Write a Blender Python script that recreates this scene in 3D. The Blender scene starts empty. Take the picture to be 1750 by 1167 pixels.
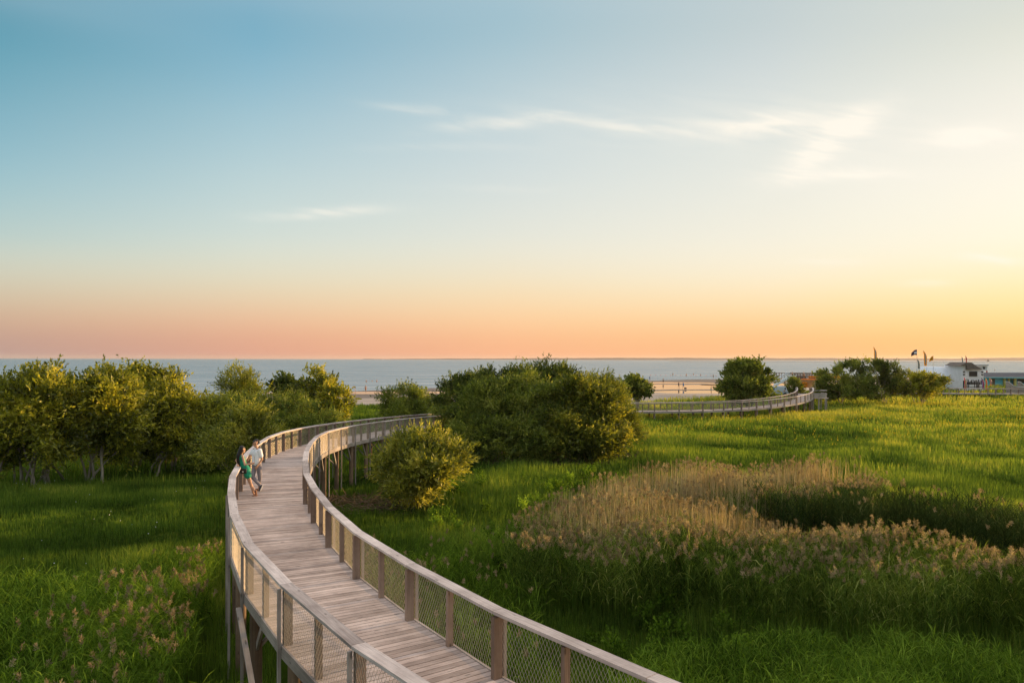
import bpy, math, random
import numpy as np
from mathutils import Vector, Matrix, noise as mnoise

random.seed(7)
rng = np.random.default_rng(11)
R = math.radians
scene = bpy.context.scene
COL = scene.collection
F = 1264.0          # focal length in photo pixels (photo is 1750 wide)
CAMZ = 7.4

# ------------------------------------------------------------------ camera
cam_d = bpy.data.cameras.new("camera")
cam_d.sensor_width = 36.0
cam_d.lens = F / 1750.0 * 36.0
cam_d.shift_y = 30.0 / 1750.0
cam_d.clip_end = 60000
cam_d.clip_start = 0.1
cam = bpy.data.objects.new("camera", cam_d)
cam.location = (0, 0, CAMZ)
cam.rotation_euler = (R(90), R(-0.12), 0)
COL.objects.link(cam)
scene.camera = cam

# ------------------------------------------------------------------ light
SUN_AZ = 58.0       # degrees to the right of the view axis (+Y)
SUN_EL = 5.0
SUN_STRENGTH = 5.0
scene.view_settings.view_transform = 'Standard'
scene.view_settings.look = 'None'
scene.view_settings.exposure = 0.45
scene.view_settings.gamma = 1.0
sd = Vector((math.sin(R(SUN_AZ)) * math.cos(R(SUN_EL)), math.cos(R(SUN_AZ)) * math.cos(R(SUN_EL)), math.sin(R(SUN_EL))))
sl = bpy.data.lights.new("sun", 'SUN')
sl.energy = SUN_STRENGTH
sl.angle = R(0.6)
sl.color = (1.0, 0.64, 0.30)
so = bpy.data.objects.new("sun", sl)
so.rotation_euler = sd.to_track_quat('Z', 'Y').to_euler()
so.location = (60, 40, 60)
COL.objects.link(so)


def lin(c):
    return tuple((x / 255 / 12.92) if x / 255 <= 0.04045 else ((x / 255 + 0.055) / 1.055) ** 2.4 for x in c)


def build_world():
    w = bpy.data.worlds.new("World")
    scene.world = w
    w.use_nodes = True
    nt = w.node_tree
    N = nt.nodes
    L = nt.links
    N.clear()

    def nd(t, **k):
        n = N.new(t)
        for a, b in k.items():
            setattr(n, a, b)
        return n

    def math_(op, a, b=None, c=None):
        n = nd('ShaderNodeMath', operation=op)
        for i, v in enumerate((a, b, c)):
            if v is None:
                continue
            if isinstance(v, (int, float)):
                n.inputs[i].default_value = v
            else:
                L.new(v, n.inputs[i])
        return n.outputs[0]
    tc = nd('ShaderNodeTexCoord')
    sep = nd('ShaderNodeSeparateXYZ')
    L.new(tc.outputs['Generated'], sep.inputs[0])
    x, y, z = sep.outputs
    hl = math_('SQRT', math_('ADD', math_('MULTIPLY', x, x), math_('MULTIPLY', y, y)))
    hl = math_('MAXIMUM', hl, 0.0001)
    p = math_('DIVIDE', z, hl)                       # tangent of elevation
    p = math_('MAXIMUM', p, 0.0)
    t = math_('DIVIDE', math_('ADD', math_('MULTIPLY', x, math.sin(R(SUN_AZ))), math_('MULTIPLY', y, math.cos(R(SUN_AZ)))), hl)
    # elevation stops, tangent squashed to 0..1 :  q = p/(p+0.5)
    q = math_('DIVIDE', p, math_('ADD', p, 0.5))

    def ramp(stops):
        n = nd('ShaderNodeValToRGB')
        n.color_ramp.interpolation = 'B_SPLINE'
        e = n.color_ramp.elements
        while len(e) > 1:
            e.remove(e[-1])
        first = True
        for tanv, c in stops:
            pos = tanv / (tanv + 0.5)
            if first:
                e[0].position = pos
                el = e[0]
                first = False
            else:
                el = e.new(pos)
            el.color = (*lin(c), 1)
        L.new(q, n.inputs[0])
        return n.outputs[0]
    up = [(0.72, (205, 215, 222)), (1.2, (244, 238, 238)), (6, (250, 242, 240))]  # overhead sky out of view, made paler to brighten the scene
    rows = (613, 513, 413, 313, 213, 163, 113, 63, 18)
    cols = [(0.822, [(86, 150, 172), (108, 165, 184), (132, 178, 194), (155, 193, 203), (187, 206, 201), (206, 209, 192), (211, 196, 168), (209, 170, 143), (186, 150, 141)]),
            (0.945, [(110, 166, 190), (132, 180, 201), (162, 196, 208), (186, 209, 213), (209, 220, 213), (221, 221, 202), (230, 212, 178), (234, 186, 150), (222, 160, 136)]),
            (1.0, [(150, 186, 200), (172, 198, 208), (195, 211, 215), (210, 220, 220), (228, 229, 217), (236, 229, 207), (245, 222, 182), (252, 204, 154), (247, 176, 133)]),
            (0.945, [(188, 202, 203), (205, 214, 215), (220, 225, 220), (232, 233, 224), (243, 238, 221), (248, 238, 214), (252, 230, 188), (254, 208, 148), (250, 181, 124)]),
            (0.822, [(215, 218, 205), (232, 232, 220), (245, 240, 228), (252, 246, 230), (252, 245, 222), (254, 241, 206), (255, 232, 172), (255, 214, 140), (252, 188, 113)])]
    ramps = []
    for ca, cl in cols:
        st = [(h / 1264 * ca, c) for h, c in zip(rows, cl)][::-1]
        st = [(0.0, st[0][1])] + st + up
        ramps.append(ramp(st))

    def mix(fac, a, b):
        n = nd('ShaderNodeMix', data_type='RGBA')
        L.new(fac, n.inputs[0])
        L.new(a, n.inputs[6])
        L.new(b, n.inputs[7])
        return n.outputs[2]

    def mr(v, a, b):
        n = nd('ShaderNodeMapRange')
        n.clamp = True
        L.new(v, n.inputs[0])
        n.inputs[1].default_value = a
        n.inputs[2].default_value = b
        return n.outputs[0]
    ts = [-0.047, 0.223, 0.53, 0.778, 0.918]
    c = ramps[0]
    for k in range(4):
        c = mix(mr(t, ts[k], ts[k + 1]), c, ramps[k + 1])
    # --- cirrus
    az = math_('ARCTAN2', x, y)
    u = math_('TANGENT', az)                      # = px/F in the photo
    v = math_('MULTIPLY', p, math_('DIVIDE', 1.0, math_('COSINE', az)))
    cl_total = None
    # centre u, centre v, half-length, half-height, slope, strength
    clouds = [(-0.12, 0.335, 0.06, 0.007, -0.12, 0.55), (-0.02, 0.318, 0.08, 0.009, 0.08, 0.7), (0.115, 0.317, 0.085, 0.009, -0.16, 0.75),
              (0.257, 0.310, 0.11, 0.013, 0.03, 0.7), (0.36, 0.321, 0.08, 0.018, 0.12, 1.0), (0.431, 0.295, 0.062, 0.024, 0.55, 2.6),
              (0.621, 0.303, 0.06, 0.014, 0.05, 3.0), (0.447, 0.249, 0.09, 0.010, 0.02, 1.3), (-0.257, 0.196, 0.075, 0.007, 0.04, 1.0),
              (0.423, 0.131, 0.045, 0.005, 0.02, 0.6), (0.653, 0.138, 0.06, 0.007, -0.05, 0.8), (0.558, 0.105, 0.035, 0.005, 0.0, 0.6), (0.28, 0.32, 0.28, 0.045, 0.0, 0.28),
              (0.50, 0.27, 0.12, 0.05, 0.1, 0.25), (-0.10, 0.285, 0.10, 0.006, 0.02, 0.2), (-0.02, 0.23, 0.10, 0.006, 0.0, 0.15)]
    comb = nd('ShaderNodeCombineXYZ')
    L.new(math_('MULTIPLY', u, 5.0), comb.inputs[0])
    L.new(math_('ADD', math_('MULTIPLY', v, 34.0), math_('MULTIPLY', u, 5.0)), comb.inputs[1])
    nz = nd('ShaderNodeTexNoise')
    nz.inputs['Scale'].default_value = 1.6
    nz.inputs['Detail'].default_value = 7
    nz.inputs['Roughness'].default_value = 0.62
    nz.inputs['Distortion'].default_value = 0.5
    L.new(comb.outputs[0], nz.inputs['Vector'])
    nzf = mr(nz.outputs[0], 0.28, 0.66)
    nz2 = nd('ShaderNodeTexNoise')
    nz2.inputs['Scale'].default_value = 6.0
    nz2.inputs['Detail'].default_value = 4
    comb2 = nd('ShaderNodeCombineXYZ')
    L.new(u, comb2.inputs[0])
    L.new(v, comb2.inputs[1])
    L.new(comb2.outputs[0], nz2.inputs['Vector'])
    wob = math_('MULTIPLY', math_('SUBTRACT', nz2.outputs[0], 0.5), 0.022)
    for (cu, cv, hu, hv, sl_, st) in clouds:
        du = math_('SUBTRACT', u, cu)
        dv = math_('SUBTRACT', math_('ADD', v, wob), cv)
        dv = math_('SUBTRACT', dv, math_('MULTIPLY', du, sl_))
        a = math_('MULTIPLY', du, 1 / hu)
        b = math_('MULTIPLY', dv, 1 / hv)
        r2 = math_('ADD', math_('MULTIPLY', a, a), math_('MULTIPLY', b, b))
        m = math_('MULTIPLY', math_('EXPONENT', math_('MULTIPLY', r2, -1.1)), st)
        cl_total = m if cl_total is None else math_('ADD', cl_total, m)
    cf = math_('MULTIPLY', math_('MULTIPLY', cl_total, nzf), 0.76)
    cf = math_('MINIMUM', cf, 0.92)
    c_back = None
    cc = nd('ShaderNodeRGB')
    cc.outputs[0].default_value = (*lin((255, 248, 234)), 1)
    c = mix(cf, c, cc.outputs[0])
    # physical sky adds the last few percent of light
    sky = nd('ShaderNodeTexSky', sky_type='NISHITA')
    sky.sun_disc = False
    sky.sun_elevation = R(SUN_EL)
    sky.sun_rotation = R(SUN_AZ)
    bg1 = nd('ShaderNodeBackground')
    L.new(c, bg1.inputs[0])
    bg1.inputs[1].default_value = 0.735
    bg2 = nd('ShaderNodeBackground')
    L.new(sky.outputs[0], bg2.inputs[0])
    bg2.inputs[1].default_value = 0.004
    add = nd('ShaderNodeAddShader')
    L.new(bg1.outputs[0], add.inputs[0])
    L.new(bg2.outputs[0], add.inputs[1])
    out = nd('ShaderNodeOutputWorld')
    L.new(add.outputs[0], out.inputs[0])


build_world()
scene.cycles.max_bounces = 6
scene.cycles.transparent_max_bounces = 8


# ------------------------------------------------------------------ helpers
def hy(x):
    return 615.3 - 0.0021 * x


def WZ(x, y, z):
    """photo pixel on the horizontal plane z -> world point"""
    Y = F * (CAMZ - z) / (y - hy(x))
    return Vector(((x - 875) * Y / F, Y, z))


def WD(x, y, Y):
    """photo pixel at depth Y -> world point"""
    return Vector(((x - 875) * Y / F, Y, CAMZ - (y - hy(x)) * Y / F))


def tag(o, label=None, cat=None, group=None, kind=None):
    if label:
        o['label'] = label
    if cat:
        o['category'] = cat
    if group:
        o['group'] = group
    if kind:
        o['kind'] = kind
    return o


def link(name, me, parent=None, mat=None):
    o = bpy.data.objects.new(name, me)
    COL.objects.link(o)
    if mat is not None and me is not None:
        me.materials.clear()
        me.materials.append(mat)
    if parent is not None:
        o.parent = parent
        o.matrix_parent_inverse = parent_inv(parent)
    return o


def parent_inv(p):
    m = Matrix.LocRotScale(p.location, p.rotation_euler, p.scale)
    return m.inverted()


def thing(name, label, cat, loc=(0, 0, 0), group=None):
    o = bpy.data.objects.new(name, None)
    o.location = loc
    o.empty_display_size = 0.3
    COL.objects.link(o)
    return tag(o, label, cat, group)


def np_mesh(name, V, faces, attrs=None, vattrs=None):
    """faces: list of int arrays (n,k); attrs: per-face floats (concatenated in order)"""
    me = bpy.data.meshes.new(name)
    V = np.ascontiguousarray(V, dtype=np.float32)
    me.vertices.add(len(V))
    me.vertices.foreach_set('co', V.ravel())
    loops = np.concatenate([f.ravel() for f in faces]).astype(np.int32)
    tot = np.concatenate([np.full(len(f), f.shape[1], dtype=np.int32) for f in faces])
    start = np.concatenate([[0], np.cumsum(tot)[:-1]]).astype(np.int32)
    me.loops.add(len(loops))
    me.loops.foreach_set('vertex_index', loops)
    me.polygons.add(len(tot))
    me.polygons.foreach_set('loop_start', start)
    try:
        me.polygons.foreach_set('loop_total', tot)
    except Exception:
        pass
    if attrs is not None:
        for k, a in attrs.items():
            at = me.attributes.new(k, 'FLOAT', 'FACE')
            at.data.foreach_set('value', np.ascontiguousarray(a, dtype=np.float32))
    if vattrs is not None:
        for k, a in vattrs.items():
            if np.ndim(a) == 2:
                at = me.attributes.new(k, 'FLOAT_VECTOR', 'POINT')
                at.data.foreach_set('vector', np.ascontiguousarray(a, dtype=np.float32).ravel())
            else:
                at = me.attributes.new(k, 'FLOAT', 'POINT')
                at.data.foreach_set('value', np.ascontiguousarray(a, dtype=np.float32))
    me.update(calc_edges=True)
    return me


class MB:
    """collects solid pieces into one mesh; keeps per-piece wood coordinates"""

    def __init__(s):
        s.v = []
        s.f = []
        s.pc = []
        s.tone = []

    def add(s, verts, faces, pc=None, tone=None):
        o = len(s.v)
        s.v += [tuple(v) for v in verts]
        s.f += [tuple(i + o for i in f) for f in faces]
        t = random.random() if tone is None else tone
        s.tone += [t] * len(verts)
        s.pc += (pc if pc is not None else [tuple(v) for v in verts])

    def hexa(s, c8, pcs=None, tone=None):
        s.add(c8, [(0, 3, 2, 1), (4, 5, 6, 7), (0, 1, 5, 4), (1, 2, 6, 5), (2, 3, 7, 6), (3, 0, 4, 7)], pcs, tone)

    def beam(s, a, b, w, h, up=(0, 0, 1), tone=None):
        """box from a to b, w across (perp. to up), h along up"""
        a = Vector(a)
        b = Vector(b)
        d = (b - a)
        ln = d.length
        d = d / ln
        up = Vector(up)
        side = d.cross(up)
        if side.length < 1e-5:
            side = d.cross(Vector((1, 0, 0)))
        side.normalize()
        u = side.cross(d).normalized()
        c = []
        pcs = []
        off = random.random() * 50
        for (P, t) in ((a, 0), (b, ln)):
            for (i, j) in ((-1, -1), (1, -1), (1, 1), (-1, 1)):
                c.append(P + side * (i * w / 2) + u * (j * h / 2))
                pcs.append((t + off, i * w / 2 + off, j * h / 2))
        s.add(c, [(0, 1, 2, 3), (7, 6, 5, 4), (0, 4, 5, 1), (1, 5, 6, 2), (2, 6, 7, 3), (3, 7, 4, 0)], pcs, tone)

    def box(s, x0, x1, y0, y1, z0, z1, tone=None):
        s.beam(((x0 + x1) / 2, (y0 + y1) / 2, z0), ((x0 + x1) / 2, (y0 + y1) / 2, z1), abs(x1 - x0), abs(y1 - y0), up=(0, 1, 0), tone=tone)

    def tube(s, pts, radii, n=6, cap=True, tone=None):
        pts = [Vector(p) for p in pts]
        vs = []
        pcs = []
        off = random.random() * 50
        t = 0
        prev = None
        for i, p in enumerate(pts):
            if i == 0:
                d = pts[1] - pts[0]
            elif i == len(pts) - 1:
                d = pts[-1] - pts[-2]
            else:
                d = pts[i + 1] - pts[i - 1]
            if i > 0:
                t += (pts[i] - pts[i - 1]).length
            d = d.normalized() if d.length > 1e-9 else Vector((0, 0, 1))
            if prev is None:
                a = d.cross(Vector((0.3, 0.9, 0.1)))
                if a.length < 0.1:
                    a = d.cross(Vector((1, 0, 0)))
            else:
                a = prev - d * prev.dot(d)
            a.normalize()
            prev = a
            b = d.cross(a)
            for k in range(n):
                an = 2 * math.pi * k / n
                vs.append(p + (a * math.cos(an) + b * math.sin(an)) * radii[i])
                pcs.append((t + off, math.cos(an) * radii[i] + off, math.sin(an) * radii[i]))
        fs = []
        for i in range(len(pts) - 1):
            for k in range(n):
                k2 = (k + 1) % n
                fs.append((i * n + k, i * n + k2, (i + 1) * n + k2, (i + 1) * n + k))
        if cap:
            fs.append(tuple(range(n - 1, -1, -1)))
            fs.append(tuple(range((len(pts) - 1) * n, len(pts) * n)))
        s.add(vs, fs, pcs, tone)

    def build(s, name, mat, parent=None, smooth=False):
        me = bpy.data.meshes.new(name)
        me.from_pydata(s.v, [], s.f)
        at = me.attributes.new('pc', 'FLOAT_VECTOR', 'POINT')
        at.data.foreach_set('vector', np.array(s.pc, dtype=np.float32).ravel())
        at = me.attributes.new('tone', 'FLOAT', 'POINT')
        at.data.foreach_set('value', np.array(s.tone, dtype=np.float32))
        if smooth:
            me.polygons.foreach_set('use_smooth', [True] * len(me.polygons))
        me.update()
        return link(name, me, parent, mat)


# ------------------------------------------------------------------ materials
def new_mat(name):
    m = bpy.data.materials.new(name)
    m.use_nodes = True
    m.node_tree.nodes.clear()
    return m, m.node_tree.nodes, m.node_tree.links


def ramp_node(N, stops, interp='LINEAR'):
    n = N.new('ShaderNodeValToRGB')
    n.color_ramp.interpolation = interp
    e = n.color_ramp.elements
    e[0].position = stops[0][0]
    e[0].color = (*stops[0][1], 1)
    e[1].position = stops[-1][0]
    e[1].color = (*stops[-1][1], 1)
    for p, c in stops[1:-1]:
        k = e.new(p)
        k.color = (*c, 1)
    return n


def leaf_mat(name, stops, trans=0.4, patch=1.2, patch_amt=0.5, gloss=0.0):
    """foliage: tone attribute + patch noise -> colour; diffuse + translucent"""
    m, N, L = new_mat(name)
    at = N.new('ShaderNodeAttribute')
    at.attribute_name = 'tone'
    g = N.new('ShaderNodeNewGeometry')
    nz = N.new('ShaderNodeTexNoise')
    nz.inputs['Scale'].default_value = patch
    nz.inputs['Detail'].default_value = 3
    L.new(g.outputs['Position'], nz.inputs['Vector'])
    mx = N.new('ShaderNodeMath')
    mx.operation = 'MULTIPLY_ADD'
    L.new(nz.outputs[0], mx.inputs[0])
    mx.inputs[1].default_value = patch_amt * 2
    mx.inputs[2].default_value = -patch_amt
    ad = N.new('ShaderNodeMath')
    ad.operation = 'ADD'
    L.new(at.outputs['Fac'], ad.inputs[0])
    L.new(mx.outputs[0], ad.inputs[1])
    rp = ramp_node(N, stops)
    L.new(ad.outputs[0], rp.inputs[0])
    df = N.new('ShaderNodeBsdfDiffuse')
    tr = N.new('ShaderNodeBsdfTranslucent')
    L.new(rp.outputs[0], df.inputs[0])
    br = N.new('ShaderNodeMixRGB')
    br.blend_type = 'MULTIPLY'
    br.inputs[0].default_value = 1
    L.new(rp.outputs[0], br.inputs[1])
    br.inputs[2].default_value = (1.4, 1.4, 0.65, 1)
    L.new(br.outputs[0], tr.inputs[0])
    ms = N.new('ShaderNodeMixShader')
    ms.inputs[0].default_value = trans
    L.new(df.outputs[0], ms.inputs[1])
    L.new(tr.outputs[0], ms.inputs[2])
    last = ms.outputs[0]
    if gloss > 0:
        gl = N.new('ShaderNodeBsdfGlossy')
        gl.inputs['Roughness'].default_value = 0.45
        gl.inputs['Color'].default_value = (0.9, 0.9, 0.8, 1)
        m2 = N.new('ShaderNodeMixShader')
        m2.inputs[0].default_value = gloss
        L.new(last, m2.inputs[1])
        L.new(gl.outputs[0], m2.inputs[2])
        last = m2.outputs[0]
    o = N.new('ShaderNodeOutputMaterial')
    L.new(last, o.inputs[0])
    return m


def wood_mat(name, c0, c1, knots=True, rough=0.75, scale=1.0, bump=0.25):
    m, N, L = new_mat(name)
    at = N.new('ShaderNodeAttribute')
    at.attribute_name = 'pc'
    mp = N.new('ShaderNodeMapping')
    mp.inputs['Scale'].default_value = (1.6 * scale, 38 * scale, 38 * scale)
    L.new(at.outputs['Vector'], mp.inputs[0])
    nz = N.new('ShaderNodeTexNoise')
    nz.inputs['Scale'].default_value = 1
    nz.inputs['Detail'].default_value = 5
    nz.inputs['Roughness'].default_value = 0.6
    nz.inputs['Distortion'].default_value = 0.6
    L.new(mp.outputs[0], nz.inputs['Vector'])
    nb = N.new('ShaderNodeTexNoise')
    nb.inputs['Scale'].default_value = 1.7
    nb.inputs['Detail'].default_value = 3
    L.new(at.outputs['Vector'], nb.inputs['Vector'])
    tn = N.new('ShaderNodeAttribute')
    tn.attribute_name = 'tone'
    a = N.new('ShaderNodeMath')
    a.operation = 'MULTIPLY_ADD'
    L.new(tn.outputs['Fac'], a.inputs[0])
    a.inputs[1].default_value = 0.45
    L.new(nz.outputs[0], a.inputs[2])
    b = N.new('ShaderNodeMath')
    b.operation = 'MULTIPLY_ADD'
    L.new(nb.outputs[0], b.inputs[0])
    b.inputs[1].default_value = 0.5
    L.new(a.outputs[0], b.inputs[2])
    mr = N.new('ShaderNodeMapRange')
    mr.inputs[1].default_value = 0.55
    mr.inputs[2].default_value = 1.35
    L.new(b.outputs[0], mr.inputs[0])
    rp = ramp_node(N, [(0.0, c0), (1.0, c1)])
    L.new(mr.outputs[0], rp.inputs[0])
    col = rp.outputs[0]
    if knots:
        vo = N.new('ShaderNodeTexVoronoi')
        vo.inputs['Scale'].default_value = 1
        mk = N.new('ShaderNodeMapping')
        mk.inputs['Scale'].default_value = (2.4, 7, 7)
        L.new(at.outputs['Vector'], mk.inputs[0])
        L.new(mk.outputs[0], vo.inputs['Vector'])
        kr = N.new('ShaderNodeMapRange')
        kr.inputs[1].default_value = 0.09
        kr.inputs[2].default_value = 0.16
        kr.inputs[3].default_value = 0.45
        kr.inputs[4].default_value = 1.0
        L.new(vo.outputs['Distance'], kr.inputs[0])
        mm = N.new('ShaderNodeMixRGB')
        mm.blend_type = 'MULTIPLY'
        mm.inputs[0].default_value = 1
        L.new(col, mm.inputs[1])
        L.new(kr.outputs[0], mm.inputs[2])
        col = mm.outputs[0]
    gp = N.new('ShaderNodeNewGeometry')
    ns = N.new('ShaderNodeTexNoise')
    ns.inputs['Scale'].default_value = 0.9
    ns.inputs['Detail'].default_value = 5
    ns.inputs['Roughness'].default_value = 0.65
    L.new(gp.outputs['Position'], ns.inputs['Vector'])
    rs = ramp_node(N, [(0.34, (0.70, 0.66, 0.64)), (0.62, (1.12, 1.10, 1.08))])
    L.new(ns.outputs[0], rs.inputs[0])
    mst = N.new('ShaderNodeMixRGB')
    mst.blend_type = 'MULTIPLY'
    mst.inputs[0].default_value = 1
    L.new(col, mst.inputs[1])
    L.new(rs.outputs[0], mst.inputs[2])
    col = mst.outputs[0]
    pb = N.new('ShaderNodeBsdfPrincipled')
    L.new(col, pb.inputs['Base Color'])
    pb.inputs['Roughness'].default_value = rough
    pb.inputs['Specular IOR Level'].default_value = 0.35
    bp = N.new('ShaderNodeBump')
    bp.inputs['Strength'].default_value = bump
    bp.inputs['Distance'].default_value = 0.01
    L.new(nz.outputs[0], bp.inputs['Height'])
    L.new(bp.outputs[0], pb.inputs['Normal'])
    o = N.new('ShaderNodeOutputMaterial')
    L.new(pb.outputs[0], o.inputs[0])
    return m


def plain(name, c, rough=0.6, metal=0.0, var=0.12, scale=6.0, spec=0.4):
    m, N, L = new_mat(name)
    tc = N.new('ShaderNodeNewGeometry')
    nz = N.new('ShaderNodeTexNoise')
    nz.inputs['Scale'].default_value = scale
    nz.inputs['Detail'].default_value = 4
    L.new(tc.outputs['Position'], nz.inputs['Vector'])
    rp = ramp_node(N, [(0.3, tuple(x * (1 - var) for x in c)), (0.7, tuple(min(1, x * (1 + var)) for x in c))])
    L.new(nz.outputs[0], rp.inputs[0])
    pb = N.new('ShaderNodeBsdfPrincipled')
    L.new(rp.outputs[0], pb.inputs['Base Color'])
    pb.inputs['Roughness'].default_value = rough
    pb.inputs['Metallic'].default_value = metal
    pb.inputs['Specular IOR Level'].default_value = spec
    o = N.new('ShaderNodeOutputMaterial')
    L.new(pb.outputs[0], o.inputs[0])
    return m


M = {}
M['deck'] = wood_mat('weathered_deck', (0.27, 0.205, 0.175), (0.78, 0.64, 0.58))
M['rail'] = wood_mat('weathered_rail', (0.32, 0.27, 0.255), (0.80, 0.71, 0.68))
M['post'] = wood_mat('brown_post', (0.15, 0.10, 0.075), (0.36, 0.265, 0.21))
M['fascia'] = wood_mat('grey_fascia', (0.22, 0.19, 0.17), (0.50, 0.44, 0.40))
M['pile'] = wood_mat('brown_pile', (0.11, 0.07, 0.045), (0.30, 0.20, 0.13))
M['wire'] = plain('steel_wire', (0.55, 0.48, 0.39), rough=0.45, metal=0.6, var=0.1)
M['bark'] = wood_mat('grey_bark', (0.12, 0.09, 0.07), (0.55, 0.46, 0.37), knots=False)
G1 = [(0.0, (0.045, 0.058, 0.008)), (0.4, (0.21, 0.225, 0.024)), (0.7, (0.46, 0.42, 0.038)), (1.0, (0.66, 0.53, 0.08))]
G2 = [(0.0, (0.036, 0.058, 0.010)), (0.45, (0.16, 0.20, 0.032)), (1.0, (0.46, 0.45, 0.09))]
G3 = [(0.0, (0.06, 0.08, 0.012)), (0.45, (0.25, 0.26, 0.035)), (1.0, (0.60, 0.52, 0.10))]
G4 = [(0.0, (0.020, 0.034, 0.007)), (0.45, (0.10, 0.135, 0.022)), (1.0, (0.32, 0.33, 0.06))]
GR = [(0.0, (0.026, 0.050, 0.010)), (0.45, (0.112, 0.182, 0.028)), (0.75, (0.24, 0.31, 0.045)), (1.0, (0.50, 0.46, 0.09))]
M['willow'] = leaf_mat('willow_leaves', G1, 0.45, 0.5, 0.45, 0.03)
M['green'] = leaf_mat('green_leaves', G2, 0.42, 0.5, 0.4, 0.02)
M['pale'] = leaf_mat('pale_willow_leaves', G3, 0.45, 0.7, 0.4, 0.03)
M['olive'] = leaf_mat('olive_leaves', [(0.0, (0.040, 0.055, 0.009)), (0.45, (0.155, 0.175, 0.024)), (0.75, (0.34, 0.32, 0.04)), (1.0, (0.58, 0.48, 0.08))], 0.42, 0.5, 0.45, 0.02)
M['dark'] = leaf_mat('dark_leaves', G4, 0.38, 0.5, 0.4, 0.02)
M['grass'] = leaf_mat('meadow_grass', GR, 0.4, 0.16, 0.6)
M['reedleaf'] = leaf_mat('reed_leaves', [(0.0, (0.014, 0.028, 0.005)), (0.45, (0.088, 0.145, 0.024)), (0.75, (0.22, 0.29, 0.05)), (1.0, (0.52, 0.52, 0.18))], 0.35, 0.35, 0.45)
M['reedgreen'] = leaf_mat('fresh_reed_leaves', [(0.0, (0.022, 0.044, 0.006)), (0.45, (0.105, 0.185, 0.020)), (1.0, (0.30, 0.42, 0.05))], 0.38, 0.35, 0.4)
M['bankreed_shade'] = leaf_mat('shade_coloured_reed_leaves', [(0.0, (0.010, 0.018, 0.006)), (0.5, (0.036, 0.062, 0.018)), (0.85, (0.09, 0.125, 0.035)), (1.0, (0.26, 0.26, 0.10))], 0.22, 0.35, 0.4)  # reed leaves for the ditch bank, its shade put into a darker colour
M['plume'] = leaf_mat('reed_plumes', [(0.0, (0.12, 0.085, 0.055)), (0.5, (0.31, 0.23, 0.15)), (1.0, (0.54, 0.42, 0.29))], 0.35, 1.0, 0.2)
M['tan'] = leaf_mat('dry_reeds', [(0.0, (0.18, 0.125, 0.065)), (0.5, (0.42, 0.30, 0.17)), (1.0, (0.70, 0.55, 0.35))], 0.3, 0.6, 0.3)
M['yellow'] = leaf_mat('yellow_weeds', [(0.0, (0.28, 0.22, 0.02)), (1.0, (0.50, 0.40, 0.04))], 0.3, 0.3, 0.2)
M['white_petal'] = plain('white_petals', (0.75, 0.75, 0.68))
M['litter'] = leaf_mat('dead_branches', [(0.0, (0.08, 0.05, 0.035)), (1.0, (0.26, 0.18, 0.13))], 0.1, 1.0, 0.2)


def pip(X, Y, poly):
    inside = np.zeros(len(X), bool)
    n = len(poly)
    for i in range(n):
        x0, y0 = poly[i]
        x1, y1 = poly[(i + 1) % n]
        c = ((y0 > Y) != (y1 > Y)) & (X < (x1 - x0) * (Y - y0) / (y1 - y0 + 1e-12) + x0)
        inside ^= c
    return inside


_G = rng.random((64, 64))


def vnoise(X, Y, s):
    """cheap value noise, array version"""
    x = X / s + 1000
    y = Y / s + 1000
    xi = np.floor(x).astype(int)
    yi = np.floor(y).astype(int)
    fx = x - xi
    fy = y - yi
    fx = fx * fx * (3 - 2 * fx)
    fy = fy * fy * (3 - 2 * fy)
    g = _G
    a = g[xi % 64, yi % 64]
    b = g[(xi + 1) % 64, yi % 64]
    c = g[xi % 64, (yi + 1) % 64]
    d = g[(xi + 1) % 64, (yi + 1) % 64]
    return (a * (1 - fx) + b * fx) * (1 - fy) + (c * (1 - fx) + d * fx) * fy


# ------------------------------------------------------------------ walkway centre lines
def catmull(P, n=24):
    P = [Vector(p) for p in P]
    P = [P[0] * 2 - P[1]] + P + [P[-1] * 2 - P[-2]]
    out = []
    for i in range(1, len(P) - 2):
        a, b, c, d = P[i - 1:i + 3]
        for k in range(n):
            t = k / n
            out.append(0.5 * ((2 * b) + (c - a) * t + (2 * a - 5 * b + 4 * c - d) * t * t + (3 * b - a - 3 * c + d) * t ** 3))
    out.append(P[-2])
    return out


def resample(pts, step, start=0.0):
    s = [0.0]
    for i in range(1, len(pts)):
        s.append(s[-1] + (pts[i] - pts[i - 1]).length)
    out = []
    t = start
    j = 0
    while t <= s[-1]:
        while j < len(s) - 2 and s[j + 1] < t:
            j += 1
        f = (t - s[j]) / (s[j + 1] - s[j])
        out.append(pts[j].lerp(pts[j + 1], f))
        t += step
    return out


MAIN = [(5.6, 2.6, 2.75), (3.1, 5.2, 2.75), (0.9, 7.7, 2.75), (-1.34, 10.5, 2.75), (-3.88, 14.5, 2.75), (-5.41, 17.6, 2.75), (-6.46, 20.15, 2.75),
        (-7.74, 23.7, 2.75), (-9.37, 29.8, 2.75), (-10.4, 35.6, 2.73), (-10.6, 40.6, 2.58), (-10.25, 45.5, 2.40), (-9.6, 50, 2.22),
        (-8.6, 55, 2.02), (-7.2, 60, 1.82), (-5.2, 65, 1.62), (-2.4, 70, 1.42)]
FARP = [(5, 87.6, 1.2), (10, 87.9, 1.2), (17, 88.8, 1.2), (21.8, 89.6, 1.2), (26.3, 91.6, 1.2), (30.3, 94.3, 1.2), (34.4, 97.3, 1.35), (37.8, 100.2, 1.55),
        (40.9, 104.2, 1.78), (43.3, 109.2, 1.95), (45.7, 115.5, 2.08), (48.6, 123.5, 1.7), (52, 132, 1.4), (55, 139, 1.1)]
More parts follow.
